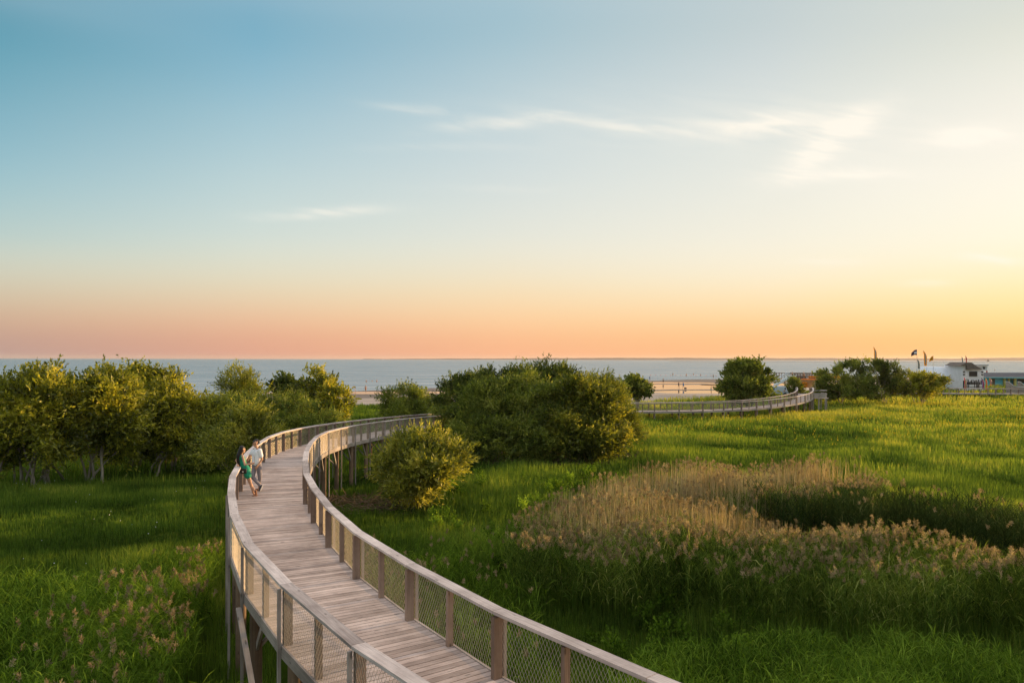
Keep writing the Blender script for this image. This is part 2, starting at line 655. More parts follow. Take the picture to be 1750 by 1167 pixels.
THIRD = [(70, 151, 0.7), (80, 150, 0.7), (92, 149, 0.7), (104, 148.5, 0.7), (118, 149, 0.7)]


def walkway(root, ctrl, start, half=1.0, zground=0.0, detail=2, mesh=True, pilelen=None, braces=True, open_right=None):
    pts = catmull(ctrl)
    K = resample(pts, 2.96, start)
    n = len(K)
    # tangents at knots (xy)
    T = []
    for i in range(n):
        a = K[max(0, i - 1)]
        b = K[min(n - 1, i + 1)]
        d = (b - a)
        d.z = 0
        T.append(d.normalized())
    Nn = [Vector((-t.y, t.x, 0)) for t in T]          # left of travel
    # deck planks
    step = 0.141 if detail == 2 else 0.27
    dk = MB()
    per = int(round(2.96 / step))
    for i in range(n - 1):
        for k in range(per):
            t0 = (k + 0.062) / per
            t1 = (k + 0.938) / per
            c8b = []
            for (t, sgn) in ((t0, 1), (t1, 1), (t1, -1), (t0, -1)):
                P = K[i].lerp(K[i + 1], t)
                nn = Nn[i].lerp(Nn[i + 1], t).normalized()
                c8b.append(P + nn * (sgn * (half + 0.14)))
            jz = random.uniform(-0.002, 0.002)
            top = [v + Vector((0, 0, jz)) for v in c8b]
            bot = [v + Vector((0, 0, -0.04)) for v in c8b]
            off = random.random() * 80
            L_ = 2 * half
            pcs = []
            for z in (-0.04, 0):
                pcs += [(off, off, z), (off, off + step, z), (off + L_, off + step, z), (off + L_, off, z)]
            dk.hexa([*bot, *top][0:4] + top, pcs)
    dk.build('deck', M['deck'], root)
    # joists / girders under the deck
    gd = MB()
    for i in range(n - 1):
        for sgn in (-0.5, 0.5):
            gd.beam(K[i] + Nn[i] * (sgn * half) + Vector((0, 0, -0.14)), K[i + 1] + Nn[i + 1] * (sgn * half) + Vector((0, 0, -0.14)), 0.06, 0.18)
    gd.build('girder', M['pile'], root)
    for sgn, sname in ((1, 'left'), (-1, 'right')):
        rail = MB()
        fas = MB()
        for i in range(n - 1):
            a = K[i] + Nn[i] * (sgn * (half + 0.10))
            b = K[i + 1] + Nn[i + 1] * (sgn * (half + 0.10))
            # handrail: mitred cap
            c = []
            pcs = []
            off = random.random() * 60
            ln = (b - a).length
            for z in (0.955, 1.0):
                for (P, nn, t) in ((K[i], Nn[i], 0.002), (K[i + 1], Nn[i + 1], ln - 0.002)):
                    d = (K[i + 1] - K[i]).normalized() * (0.006 if t < 1 else -0.006)
                    w_in, w_out = half, half + 0.2
                    if t < 1:
                        c.append(P + nn * (sgn * w_in) + Vector((0, 0, z)) + d)
                        c.append(P + nn * (sgn * w_out) + Vector((0, 0, z)) + d)
                        pcs += [(off, off, z), (off, off + 0.2, z)]
                    else:
                        c.append(P + nn * (sgn * w_out) + Vector((0, 0, z)) + d)
                        c.append(P + nn * (sgn * w_in) + Vector((0, 0, z)) + d)
                        pcs += [(off + ln, off + 0.2, z), (off + ln, off, z)]
            rail.hexa(c, pcs)
            # second board under the cap, set back
            rail.beam(a + Vector((0, 0, 0.93)), b + Vector((0, 0, 0.93)), 0.05, 0.045)
            # outer fascia
            fo = half + 0.165
            fas.beam(K[i] + Nn[i] * (sgn * fo) + Vector((0, 0, -0.085)), K[i + 1] + Nn[i + 1] * (sgn * fo) + Vector((0, 0, -0.085)), 0.04, 0.2)
        rail.build('handrail', M['rail'], root)
        fas.build('edge_board', M['fascia'], root)
        for i in range(n):
            base = K[i] + Nn[i] * (sgn * (half + 0.075))
            # wide post at every trestle
            pm = MB()
            pm.beam(base + Vector((0, 0, 0.002)) - T[i] * 0.0, base + Vector((0, 0, 0.905)), 0.085, 0.14, up=Nn[i])
            pm.build('post', M['post'], root)
            if i < n - 1:
                mid = K[i].lerp(K[i + 1], 0.5)
                nn = Nn[i].lerp(Nn[i + 1], 0.5).normalized()
                mb_ = mid + nn * (sgn * (half + 0.09))
                pm = MB()
                pm.beam(mb_ + Vector((0, 0, 0.002)), mb_ + Vector((0, 0, 0.905)), 0.07, 0.10, up=nn)
                pm.build('post', M['post'], root)
            # outer leg plank + pile
            zg = zground - 0.3
            op = K[i] + Nn[i] * (sgn * (half + 0.215))
            lg = MB()
            lg.beam((op.x, op.y, zg), (op.x, op.y, K[i].z + 0.93), 0.045, 0.055, up=Nn[i])
            lg.build('leg', M['fascia'], root)
            pl = K[i] + Nn[i] * (sgn * (half - 0.05))
            pmb = MB()
            pmb.tube([(pl.x, pl.y, zg), (pl.x, pl.y, K[i].z - 0.23)], [0.12, 0.12], n=12)
            pmb.build('pile', M['pile'], root, smooth=False)
            # mesh panel per span
            if mesh and i < n - 1:
                panel(root, K[i], K[i + 1], Nn[i], Nn[i + 1], sgn, half, detail)
    if braces:
        for i in range(n):
            br = MB()
            z0 = K[i].z - 0.30
            A = K[i] + Nn[i] * (half - 0.05)
            B = K[i] - Nn[i] * (half - 0.05)
            br.beam((A.x, A.y, z0), (B.x, B.y, z0), 0.07, 0.16)
            br.build('crossbeam', M['pile'], root)
            h = K[i].z - zground
            if h > 1.2:
                for (P, Q) in ((A, B), (B, A)):
                    d = (Q - P).normalized()
                    bb = MB()
                    bb.beam((P.x, P.y, K[i].z - 1.15), (P.x + d.x * 0.75, P.y + d.y * 0.75, K[i].z - 0.36), 0.05, 0.11, up=T[i])
                    bb.build('brace', M['fascia'], root)
                for sgn in (1, -1):
                    if i < n - 1:
                        P = K[i] + Nn[i] * (sgn * (half - 0.05))
                        Q = K[i + 1] + Nn[i + 1] * (sgn * (half - 0.05))
                        d = (Q - P)
                        d.z = 0
                        d.normalize()
                        bb = MB()
                        bb.beam((Q.x, Q.y, K[i + 1].z - 1.15), (Q.x - d.x * 0.8, Q.y - d.y * 0.8, K[i].z - 0.24), 0.05, 0.11)
                        bb.build('brace', M['fascia'], root)
    return K, T, Nn


def panel(root, K0, K1, N0, N1, sgn, half, detail):
    off = half + 0.15
    A = K0 + N0 * (sgn * off)
    B = K1 + N1 * (sgn * off)
    L_ = (B - A).length
    d = (B - A) / L_
    z0, z1 = 0.01, 0.93
    H_ = z1 - z0
    sp, cellh, w = (0.075, 0.13, 0.0042) if detail == 2 else (0.15, 0.26, 0.007)
    slope = (sp) / cellh            # horizontal run per unit height
    run = slope * H_
    nn = Vector((-d.y, d.x, 0)).normalized()
    vs = []
    fs = []
    s = -run
    lines = []
    while s < L_:
        # line from (s,0) to (s+run,H)
        for sign in (1, -1):
            if sign == 1:
                x0, x1 = s, s + run
            else:
                x0, x1 = s + run, s
            h0, h1 = 0.0, H_
            # clip
            def clip(xa, ha, xb, hb):
                for lim, side in ((0, -1), (L_, 1)):
                    if side == -1:
                        if xa < 0 and xb < 0:
                            return None
                        if xa < 0:
                            t = (0 - xa) / (xb - xa)
                            xa, ha = 0, ha + (hb - ha) * t
                        if xb < 0:
                            t = (0 - xb) / (xa - xb)
                            xb, hb = 0, hb + (ha - hb) * t
                    else:
                        if xa > L_ and xb > L_:
                            return None
                        if xa > L_:
                            t = (L_ - xa) / (xb - xa)
                            xa, ha = L_, ha + (hb - ha) * t
                        if xb > L_:
                            t = (L_ - xb) / (xa - xb)
                            xb, hb = L_, hb + (ha - hb) * t
                return xa, ha, xb, hb
            c = clip(x0, h0, x1, h1)
            if c:
                lines.append((c, sign))
        s += sp
    o = 0
    for (xa, ha, xb, hb), sign in lines:
        P = A + d * xa + Vector((0, 0, z0 + ha))
        Q = A + d * xb + Vector((0, 0, z0 + hb))
        dd = (Q - P)
        if dd.length < 1e-4:
            continue
        dd.normalize()
        side = dd.cross(nn).normalized() * (w / 2)
        n2 = nn * (w / 2)
        sh = nn * (0.002 * sign)
        for E in (P, Q):
            vs += [E + side + sh, E - side * 0.5 + n2 + sh, E - side * 0.5 - n2 + sh]
        fs += [(o, o + 1, o + 4, o + 3), (o + 1, o + 2, o + 5, o + 4), (o + 2, o, o + 3, o + 5)]
        o += 6
    me = bpy.data.meshes.new('mesh_panel')
    me.from_pydata([tuple(v) for v in vs], [], fs)
    me.update()
    link('mesh_panel', me, root, M['wire'])


# ------------------------------------------------------------------ terrain
YE_X = [-400, -28, 28, 60, 100, 200, 600]
YE_Y = [112, 128, 137, 165, 200, 250, 500]


def y_edge(X):
    return np.interp(X, YE_X, YE_Y)


def y_shore(X):
    return np.interp(X, [-400, -200, -61, -40, 36, 88, 180, 300, 700], [60, 85, 153, 186, 262, 313, 350, 352, 380])


DITCH = [(8.2, 28.2), (10.5, 26.6), (13.5, 24.8), (16, 22.3), (20, 18.5)]
DITCH_L = [(-26, 23.0), (-18, 22.6), (-12, 23.6), (-10.2, 25.5)]


def dist_poly(X, Y, P):
    best = np.full(X.shape, 1e9)
    for (x0, y0), (x1, y1) in zip(P[:-1], P[1:]):
        dx, dy = x1 - x0, y1 - y0
        t = np.clip(((X - x0) * dx + (Y - y0) * dy) / (dx * dx + dy * dy), 0, 1)
        best = np.minimum(best, np.hypot(X - x0 - t * dx, Y - y0 - t * dy))
    return best


def gz(X, Y):
    X = np.asarray(X, float)
    Y = np.asarray(Y, float)
    z = (vnoise(X, Y, 9.0) - 0.5) * 0.35 + (vnoise(X + 50, Y, 3.1) - 0.5) * 0.12
    z = z - 1.1 * np.exp(-(dist_poly(X, Y, DITCH) / 1.5) ** 2)
    z = z - 0.5 * np.exp(-(dist_poly(X, Y, DITCH_L) / 0.9) ** 2)
    e = y_edge(X)
    z = z - 0.45 * np.clip((Y - (e - 35)) / 35, 0, 1)
    # low dune by the beach buildings
    z = z + 1.2 * np.exp(-(((X - 112) / 34) ** 2 + ((Y - 176) / 17) ** 2))
    # rises slightly where the far walkway lands
    z = z + 0.4 * np.exp(-(((X - 52) / 14) ** 2 + ((Y - 138) / 14) ** 2))
    return z


def grid_obj(name, xs, ys, zf, mat, mask=None):
    XX, YY = np.meshgrid(xs, ys)
    ZZ = zf(XX.ravel(), YY.ravel())
    V = np.stack([XX.ravel(), YY.ravel(), ZZ], 1)
    nx, ny = len(xs), len(ys)
    i = np.arange(nx - 1)
    j = np.arange(ny - 1)
    I, J = np.meshgrid(i, j)
    a = (J * nx + I).ravel()
    Q = np.stack([a, a + 1, a + nx + 1, a + nx], 1)
    if mask is not None:
        cx = (XX[:-1, :-1] + XX[1:, 1:]).ravel() / 2
        cy = (YY[:-1, :-1] + YY[1:, 1:]).ravel() / 2
        Q = Q[mask(cx, cy)]
    me = np_mesh(name, V, [Q])
    me.polygons.foreach_set('use_smooth', [True] * len(me.polygons))
    o = link(name, me, None, mat)
    return tag(o, kind='structure')


def ground_mat():
    m, N, L = new_mat('meadow_ground')
    g = N.new('ShaderNodeNewGeometry')
    n1 = N.new('ShaderNodeTexNoise')
    n1.inputs['Scale'].default_value = 0.12
    n1.inputs['Detail'].default_value = 8
    n1.inputs['Roughness'].default_value = 0.65
    L.new(g.outputs['Position'], n1.inputs['Vector'])
    rp = ramp_node(N, [(0.3, (0.025, 0.045, 0.006)), (0.5, (0.05, 0.085, 0.008)), (0.7, (0.09, 0.11, 0.014))])
    L.new(n1.outputs[0], rp.inputs[0])
    pb = N.new('ShaderNodeBsdfPrincipled')
    pb.inputs['Roughness'].default_value = 1
    pb.inputs['Specular IOR Level'].default_value = 0
    L.new(rp.outputs[0], pb.inputs['Base Color'])
    o = N.new('ShaderNodeOutputMaterial')
    L.new(pb.outputs[0], o.inputs[0])
    return m


def sand_mat():
    m, N, L = new_mat('beach_sand')
    g = N.new('ShaderNodeNewGeometry')
    sp = N.new('ShaderNodeSeparateXYZ')
    L.new(g.outputs['Position'], sp.inputs[0])
    n1 = N.new('ShaderNodeTexNoise')
    n1.inputs['Scale'].default_value = 0.08
    n1.inputs['Detail'].default_value = 7
    mp = N.new('ShaderNodeMapping')
    mp.inputs['Scale'].default_value = (0.5, 1.6, 1)
    L.new(g.outputs['Position'], mp.inputs[0])
    L.new(mp.outputs[0], n1.inputs['Vector'])
    # wet near the water level
    mr = N.new('ShaderNodeMapRange')
    mr.inputs[1].default_value = -0.51
    mr.inputs[2].default_value = -0.42
    L.new(sp.outputs[2], mr.inputs[0])
    dry = ramp_node(N, [(0.35, (0.33, 0.255, 0.205)), (0.65, (0.50, 0.40, 0.32))])
    L.new(n1.outputs[0], dry.inputs[0])
    wet = ramp_node(N, [(0.35, (0.11, 0.08, 0.065)), (0.65, (0.20, 0.15, 0.12))])
    L.new(n1.outputs[0], wet.inputs[0])
    mx = N.new('ShaderNodeMixRGB')
    L.new(mr.outputs[0], mx.inputs[0])
    L.new(wet.outputs[0], mx.inputs[1])
    L.new(dry.outputs[0], mx.inputs[2])
    pb = N.new('ShaderNodeBsdfPrincipled')
    L.new(mx.outputs[0], pb.inputs['Base Color'])
    pb.inputs['Roughness'].default_value = 0.85
    bp = N.new('ShaderNodeBump')
    bp.inputs['Strength'].default_value = 0.5
    bp.inputs['Distance'].default_value = 0.15
    n2 = N.new('ShaderNodeTexNoise')
    n2.inputs['Scale'].default_value = 1.2
    n2.inputs['Detail'].default_value = 5
    L.new(g.outputs['Position'], n2.inputs['Vector'])
    L.new(n2.outputs[0], bp.inputs['Height'])
    L.new(bp.outputs[0], pb.inputs['Normal'])
    o = N.new('ShaderNodeOutputMaterial')
    L.new(pb.outputs[0], o.inputs[0])
    return m


def water_mat(name, wavy=True, base=(0.10, 0.20, 0.26)):
    m, N, L = new_mat(name)
    g = N.new('ShaderNodeNewGeometry')
    pb = N.new('ShaderNodeBsdfPrincipled')
    pb.inputs['Base Color'].default_value = (*base, 1)
    pb.inputs['Roughness'].default_value = 0.12 if wavy else 0.05
    pb.inputs['Specular IOR Level'].default_value = 0.17 if wavy else 0.5
    pb.inputs['IOR'].default_value = 1.33
    if wavy:
        h = None
        for sc, st, sx in ((0.012, 2.2, 0.25), (0.05, 1.0, 0.30), (0.22, 0.40, 0.35), (0.9, 0.14, 0.5)):
            mp = N.new('ShaderNodeMapping')
            mp.inputs['Scale'].default_value = (sc * sx, sc, sc)
            mp.inputs['Rotation'].default_value = (0, 0, 0.25)
            L.new(g.outputs['Position'], mp.inputs[0])
            nz = N.new('ShaderNodeTexNoise')
            nz.inputs['Scale'].default_value = 2.0
            nz.inputs['Detail'].default_value = 5
            nz.inputs['Roughness'].default_value = 0.6
            L.new(mp.outputs[0], nz.inputs['Vector'])
            k = N.new('ShaderNodeMath')
            k.operation = 'MULTIPLY_ADD'
            L.new(nz.outputs[0], k.inputs[0])
            k.inputs[1].default_value = st
            if h is None:
                k.inputs[2].default_value = 0
            else:
                L.new(h, k.inputs[2])
            h = k.outputs[0]
        bp = N.new('ShaderNodeBump')
        bp.inputs['Strength'].default_value = 1.0
        bp.inputs['Distance'].default_value = 2.5
        L.new(h, bp.inputs['Height'])
        # choppy water: body colour seen in the near wave faces, sky in the rest
        df = N.new('ShaderNodeBsdfDiffuse')
        df.inputs[0].default_value = (*base, 1)
        gl = N.new('ShaderNodeBsdfGlossy')
        gl.inputs['Roughness'].default_value = 0.22
        L.new(bp.outputs[0], gl.inputs['Normal'])
        mp = N.new('ShaderNodeMapping')
        mp.inputs['Scale'].default_value = (0.02, 0.11, 1)
        mp.inputs['Rotation'].default_value = (0, 0, -0.15)
        L.new(g.outputs['Position'], mp.inputs[0])
        nz = N.new('ShaderNodeTexNoise')
        nz.inputs['Scale'].default_value = 1.0
        nz.inputs['Detail'].default_value = 9
        nz.inputs['Roughness'].default_value = 0.72
        L.new(mp.outputs[0], nz.inputs['Vector'])
        mr = N.new('ShaderNodeMapRange')
        mr.inputs[1].default_value = 0.35
        mr.inputs[2].default_value = 0.65
        mr.inputs[3].default_value = 0.30
        mr.inputs[4].default_value = 0.72
        L.new(nz.outputs[0], mr.inputs[0])
        ms = N.new('ShaderNodeMixShader')
        L.new(mr.outputs[0], ms.inputs[0])
        L.new(df.outputs[0], ms.inputs[1])
        L.new(gl.outputs[0], ms.inputs[2])
        o = N.new('ShaderNodeOutputMaterial')
        L.new(ms.outputs[0], o.inputs[0])
        return m
    o = N.new('ShaderNodeOutputMaterial')
    L.new(pb.outputs[0], o.inputs[0])
    return m


SEA_Z = -0.6
POOLS = [WZ(1090, 653.4, SEA_Z), WZ(1100, 660, SEA_Z), WZ(1235, 668.8, SEA_Z), WZ(640, 673, SEA_Z), WZ(1330, 655, SEA_Z)]
# (cx, cy, half-length, half-width, angle)
POOLP = [(POOLS[0].x, POOLS[0].y, 28, 9, 0.12), (POOLS[1].x - 4, POOLS[1].y, 36, 20, 0.10), (POOLS[2].x, POOLS[2].y, 18, 11, 0.12),
         (POOLS[3].x, POOLS[3].y + 2, 26, 5.5, 0.12),
         (POOLS[4].x, POOLS[4].y, 24, 10, 0.3)]


def sand_z(X, Y):
    X = np.asarray(X, float)
    Y = np.asarray(Y, float)
    e = y_edge(X)
    s = y_shore(X) + (vnoise(X, Y, 30) - 0.5) * 16
    t = np.clip((Y - e) / np.maximum(s - e, 5), -0.5, 3)
    z = -0.30 - 0.23 * np.clip(t * 2.2, 0, 1) - 1.2 * np.clip(t - 0.93, 0, 2)
    z = z + (vnoise(X * 0.4, Y * 2.2, 22) - 0.5) * 0.11 + (vnoise(X, Y, 5) - 0.5) * 0.03
    for (cx, cy, a, b, an) in POOLP:
        dx = (X - cx) * math.cos(an) + (Y - cy) * math.sin(an)
        dy = -(X - cx) * math.sin(an) + (Y - cy) * math.cos(an)
        r = np.sqrt((dx / a) ** 2 + (dy / b) ** 2) + (vnoise(X, Y, 6) - 0.5) * 0.25
        k = np.clip((1.12 - r) / 0.24, 0, 1)
        z = z * (1 - k) + (-0.75) * k
    z = np.where(Y < e - 2, np.minimum(z, -0.75), z)
    return z


grid_obj('ground', np.concatenate([np.arange(-400, -40, 12), np.arange(-40, 50, 0.6), np.arange(50, 400, 5)]),
         np.concatenate([np.arange(-12, 60, 0.6), np.arange(60, 420, 2.0)]), gz, ground_mat(),
         mask=lambda x, y: y < y_edge(x) + (vnoise(x, y, 7) - 0.5) * 6)
grid_obj('beach', np.arange(-350, 700, 2.5), np.arange(100, 1000, 1.5), sand_z, sand_mat(), mask=lambda x, y: (y > y_edge(x) - 9) & (y < y_shore(x) + 60))
me = bpy.data.meshes.new('sea')
me.from_pydata([(-16000, 90, SEA_Z), (16000, 90, SEA_Z), (16000, 15000, SEA_Z), (-16000, 15000, SEA_Z)], [], [(0, 1, 2, 3)])
tag(link('sea', me, None, water_mat('sea_water')), kind='structure')
calm = water_mat('calm_water', wavy=False, base=(0.10, 0.09, 0.08))
for (cx, cy, a, b, an) in POOLP:
    vs = []
    for k in range(40):
        t = 2 * math.pi * k / 40
        dx, dy = a * 1.15 * math.cos(t), b * 1.2 * math.sin(t)
        vs.append((cx + dx * math.cos(an) - dy * math.sin(an), cy + dx * math.sin(an) + dy * math.cos(an), SEA_Z + 0.02))
    me = bpy.data.meshes.new('tidal_pool')
    me.from_pydata(vs, [], [tuple(range(40))])
    tag(link('tidal_pool', me, None, calm), kind='structure')


# far coast: low wooded land across the bay, and a sand spit
def coast(name, x0, x1, Y, top, col, jag, thick=300):
    n = 220
    xs = np.linspace(x0, x1, n)
    V = []
    f = []
    for k, x in enumerate(xs):
        X = (x - 875) * Y / F
        hgt = (top(x) + (vnoise(np.array([X]), np.array([0.0]), 260)[0] - 0.5) * jag + (vnoise(np.array([X]), np.array([9.0]), 60)[0] - 0.5) * jag * 0.5)
        hgt = max(hgt, 0.2)
        V += [(X, Y, SEA_Z - 0.5), (X, Y + thick * 0.1, SEA_Z + hgt * 0.8), (X, Y + thick * 0.4, SEA_Z + hgt), (X, Y + thick, SEA_Z - 0.5)]
        if k:
            o = 4 * k
            for j in range(3):
                f.append((o - 4 + j, o + j, o + j + 1, o - 3 + j))
    me = bpy.data.meshes.new(name)
    me.from_pydata(V, [], f)
    return tag(link(name, me, None, col), kind='structure')


cm = plain('coast_forest', (0.16, 0.10, 0.085), rough=1, var=0.15, scale=0.01)
coast('far_land', 620, 1900, 9000, lambda x: 6 + 22 * min(1, max(0, (x - 640) / 500)) + 14 * max(0, (x - 1660) / 90), cm, 6)
coast('sandbar', 1150, 1900, 2700, lambda x: 1.0, plain('spit', (0.12, 0.09, 0.075), rough=1), 0.5, 60)

# ------------------------------------------------------------------ boardwalks
bw = thing('boardwalk', 'raised weathered timber boardwalk with wire mesh railings curving past the couple in the foreground', 'boardwalk', (-5.4, 17.6, 0))
K1, T1, N1 = walkway(bw, MAIN, 1.2, half=1.0, detail=2)
# long diagonal braces on the outer side
for (i, sg) in ((4, 1), (8, -1)):
    P = K1[i] + N1[i] * (sg * 1.28)
    Q = K1[i + 1] + N1[i + 1] * (sg * 1.28)
    b_ = MB()
    b_.beam((Q.x, Q.y, K1[i].z - 0.25), (P.x, P.y, 0.1), 0.045, 0.10, up=N1[i])
    b_.build('brace', M['fascia'], bw)
fb = thing('boardwalk', 'distant low boardwalk bending across the meadow towards the beach terrace, right of the big bush', 'boardwalk', (26, 91.6, 0))
K2, T2, N2 = walkway(fb, FARP, 0.0, half=1.0, detail=1, braces=False)
tb = thing('boardwalk', 'straight low boardwalk along the dune in front of the white beach hall', 'boardwalk', (92, 149, 0))
K3, T3, N3 = walkway(tb, THIRD, 0.0, half=1.0, detail=1, braces=False, mesh=False)


# ------------------------------------------------------------------ foliage
def unit(v):
    return v / np.maximum(np.linalg.norm(v, axis=1, keepdims=True), 1e-9)


def leaf_quads(P, D, ln, wd, rg):
    """diamond leaves: base P, direction D, length ln, width wd"""
    n = len(P)
    r = unit(rg.normal(size=(n, 3)))
    S = unit(np.cross(D, r))
    ln = ln[:, None]
    wd = wd[:, None]
    V = np.empty((n, 4, 3))
    V[:, 0] = P
    V[:, 1] = P + D * ln * 0.45 + S * wd * 0.5
    V[:, 2] = P + D * ln
    V[:, 3] = P + D * ln * 0.45 - S * wd * 0.5
    return V.reshape(-1, 3)


def crown_mesh(blobs, n_twigs, rg, twig=(0.5, 1.0), leaf=(0.10, 0.16), aspect=0.36, per=9, up=0.5, clump=0.62, gap=0.35, shell=0.5, lump=1.3):
    """blobs: (cx,cy,cz,rx,ry,rz). Leafy twigs fill the blobs' outer volume in clumps."""
    B = np.array(blobs, float)
    vol = B[:, 3] * B[:, 4] * B[:, 5]
    w = vol ** (2 / 3)
    w /= w.sum()
    ncl = max(8, int(n_twigs / 26))
    idx = rg.choice(len(B), ncl * 3, p=w)
    d = unit(rg.normal(size=(ncl * 3, 3)))
    r = rg.random(ncl * 3) ** (1 / 3)
    r = shell + (1 - shell) * r
    C = B[idx, :3] + d * B[idx, 3:] * (r * (0.90 + 0.22 * rg.random(ncl * 3)))[:, None]
    # gaps: drop clusters by a coarse noise
    nv = vnoise(C[:, 0] + C[:, 2] * 0.7, C[:, 1] - C[:, 2] * 0.9, lump)
    keep = nv > gap * (0.75 + 0.5 * rg.random(len(C)))
    C = C[keep][:ncl]
    d = d[keep][:ncl]
    # twigs around each cluster centre
    k = rg.integers(0, len(C), n_twigs)
    base = C[k] + rg.normal(size=(n_twigs, 3)) * (clump * rg.uniform(0.7, 1.3, len(C))[k])[:, None] * np.array([0.5, 0.5, 0.36])
    ctr = d[k]
    T = ctr * 0.75 + rg.normal(size=(n_twigs, 3)) * 0.45
    T[:, 2] += up
    T = unit(T)
    L_ = rg.uniform(twig[0], twig[1], n_twigs)
    t = (np.arange(per) + 0.5) / per
    droop = rg.normal(0, 0.12, n_twigs)
    P = base[:, None, :] + T[:, None, :] * (L_[:, None] * t[None, :])[:, :, None]
    P[:, :, 2] -= (droop[:, None] + 0.1) * L_[:, None] * t[None, :] ** 2
    TT = np.repeat(T[:, None, :], per, 1) + rg.normal(size=(n_twigs, per, 3)) * 0.55
    TT = unit(TT.reshape(-1, 3))
    P = P.reshape(-1, 3)
    n = len(P)
    ll = rg.uniform(leaf[0], leaf[1], n) * 1.18
    V = leaf_quads(P, TT, ll, ll * aspect * 1.1, rg)
    tone = np.repeat(np.clip(rg.normal(0.42, 0.17, len(C))[k], 0, 1), per) + rg.normal(0, 0.12, n)
    # a few inner ones
    return V, tone, C


def leaf_object(name, V, tone, mat, parent=None):
    Q = np.arange(len(V)).reshape(-1, 4)
    me = np_mesh(name, V, [Q], attrs={'tone': tone})
    return link(name, me, parent, mat)


def tree(name, label, cat, base, blobs, n_twigs, mat, seed, stems=6, spread=0.25, group=None, trunk_r=0.07, **kw):
    rg = np.random.default_rng(seed)
    rnd = random.Random(seed)
    bz = float(gz(base[0], base[1]))
    root = thing(name, label, cat, (base[0], base[1], bz), group)
    tw = kw.get('twig', (0.5, 1.0))
    sh = min(0.42 * tw[1], 0.22 * min(min(b[3], b[5]) for b in blobs))
    small = [(b[0], b[1], b[2] - 0.30 * sh, max(b[3] - sh, 0.55 * b[3]), max(b[4] - sh, 0.55 * b[4]), max(b[5] - sh, 0.55 * b[5])) for b in blobs]
    V, tone, C = crown_mesh(small, n_twigs, rg, **kw)
    # keep foliage on or above the soil: never below ground
    V[:, 2] = np.maximum(V[:, 2], bz + 0.05 + 0.0 * V[:, 2])
    leaf_object('crown', V, tone, M[mat], root)
    tm = MB()
    Bs = sorted(blobs, key=lambda b: -b[3] * b[5])
    for i in range(stems):
        b = blobs[i % len(blobs)]
        tx = b[0] + rnd.uniform(-0.7, 0.7) * b[3]
        ty = b[1] + rnd.uniform(-0.7, 0.7) * b[4]
        tz = b[2] + rnd.uniform(0.0, 0.75) * b[5]
        bx = base[0] + rnd.gauss(0, spread)
        by = base[1] + rnd.gauss(0, spread)
        pts = []
        rad = []
        for s in range(8):
            t = s / 7
            e = t ** 1.35
            pts.append((bx + (tx - bx) * e + rnd.gauss(0, 0.05) * (s > 0), by + (ty - by) * e + rnd.gauss(0, 0.05) * (s > 0), bz - 0.1 + (tz - bz) * t))
            rad.append(trunk_r * (1 - 0.82 * t) * rnd.uniform(0.9, 1.1))
        tm.tube(pts, rad, n=6)
        for k in range(5):
            s = rnd.randint(2, 6)
            p = Vector(pts[s])
            q = p + Vector((rnd.gauss(0, 0.9), rnd.gauss(0, 0.9), rnd.uniform(0.4, 1.4))) * (b[5] * 0.45)
            tm.tube([p, p.lerp(q, 0.5) + Vector((rnd.gauss(0, 0.08), rnd.gauss(0, 0.08), -0.05)), q], [rad[s] * 0.6, rad[s] * 0.4, 0.01], n=5)
    tm.build('trunk', M['bark'], root, smooth=True)
    return root


def blob(px, py, rpx, rpy, Y, ry=None, dz=0):
    """crown lobe seen centred at photo pixel (px,py), half-size in photo pixels, at depth Y"""
    c = WD(px, py, Y)
    rx = rpx * Y / F
    rz = rpy * Y / F
    return (c.x, c.y, c.z + dz, rx, ry if ry else rx, rz)


def gbase(px, Y):
    return ((px - 875) * Y / F, Y)


G_LEFT = 'willow trees along the left edge of the meadow'
tree('willow_tree', 'many-stemmed willow at the far left with golden upper leaves and a fan of pale stems', 'tree', gbase(62, 43), [
    blob(22, 703, 44, 40, 43), blob(78, 700, 44, 42, 43), blob(12, 748, 40, 32, 42.5), blob(100, 745, 32, 34, 42.5), blob(78, 662, 30, 24, 44), blob(104, 776, 20, 14, 43), blob(8, 782, 20, 14, 43), blob(28, 678, 22, 20, 43.5)],
    5200, 'willow', 21, leaf=(0.15, 0.24), aspect=0.42, per=8, clump=0.66, gap=0.42, stems=17, spread=1.1, group=G_LEFT, trunk_r=0.075)
tree('willow_tree', 'tall willow with four bare pale stems, second tree from the left edge', 'tree', gbase(155, 44.5), [
    blob(128, 682, 30, 32, 45), blob(186, 674, 34, 32, 45), blob(136, 715, 32, 26, 44.5), blob(192, 715, 32, 30, 44.5), blob(165, 745, 30, 14, 45), blob(212, 764, 20, 18, 46), blob(160, 660, 26, 20, 46), blob(122, 650, 16, 14, 46)],
    4200, 'willow', 22, leaf=(0.15, 0.24), aspect=0.42, per=8, clump=0.66, gap=0.42, stems=7, spread=0.35, group=G_LEFT, trunk_r=0.085)
tree('willow_tree', 'dark willow behind the four-stemmed one, with the highest top of the left row', 'tree', gbase(225, 51), [
    blob(203, 658, 30, 24, 52), blob(238, 672, 30, 30, 51), blob(205, 703, 36, 34, 50), blob(240, 735, 32, 32, 50), blob(222, 763, 34, 22, 49.5), blob(220, 646, 14, 12, 52)],
    4200, 'willow', 23, leaf=(0.15, 0.24), aspect=0.42, per=8, clump=0.66, gap=0.42, stems=6, spread=0.4, group=G_LEFT, trunk_r=0.10)
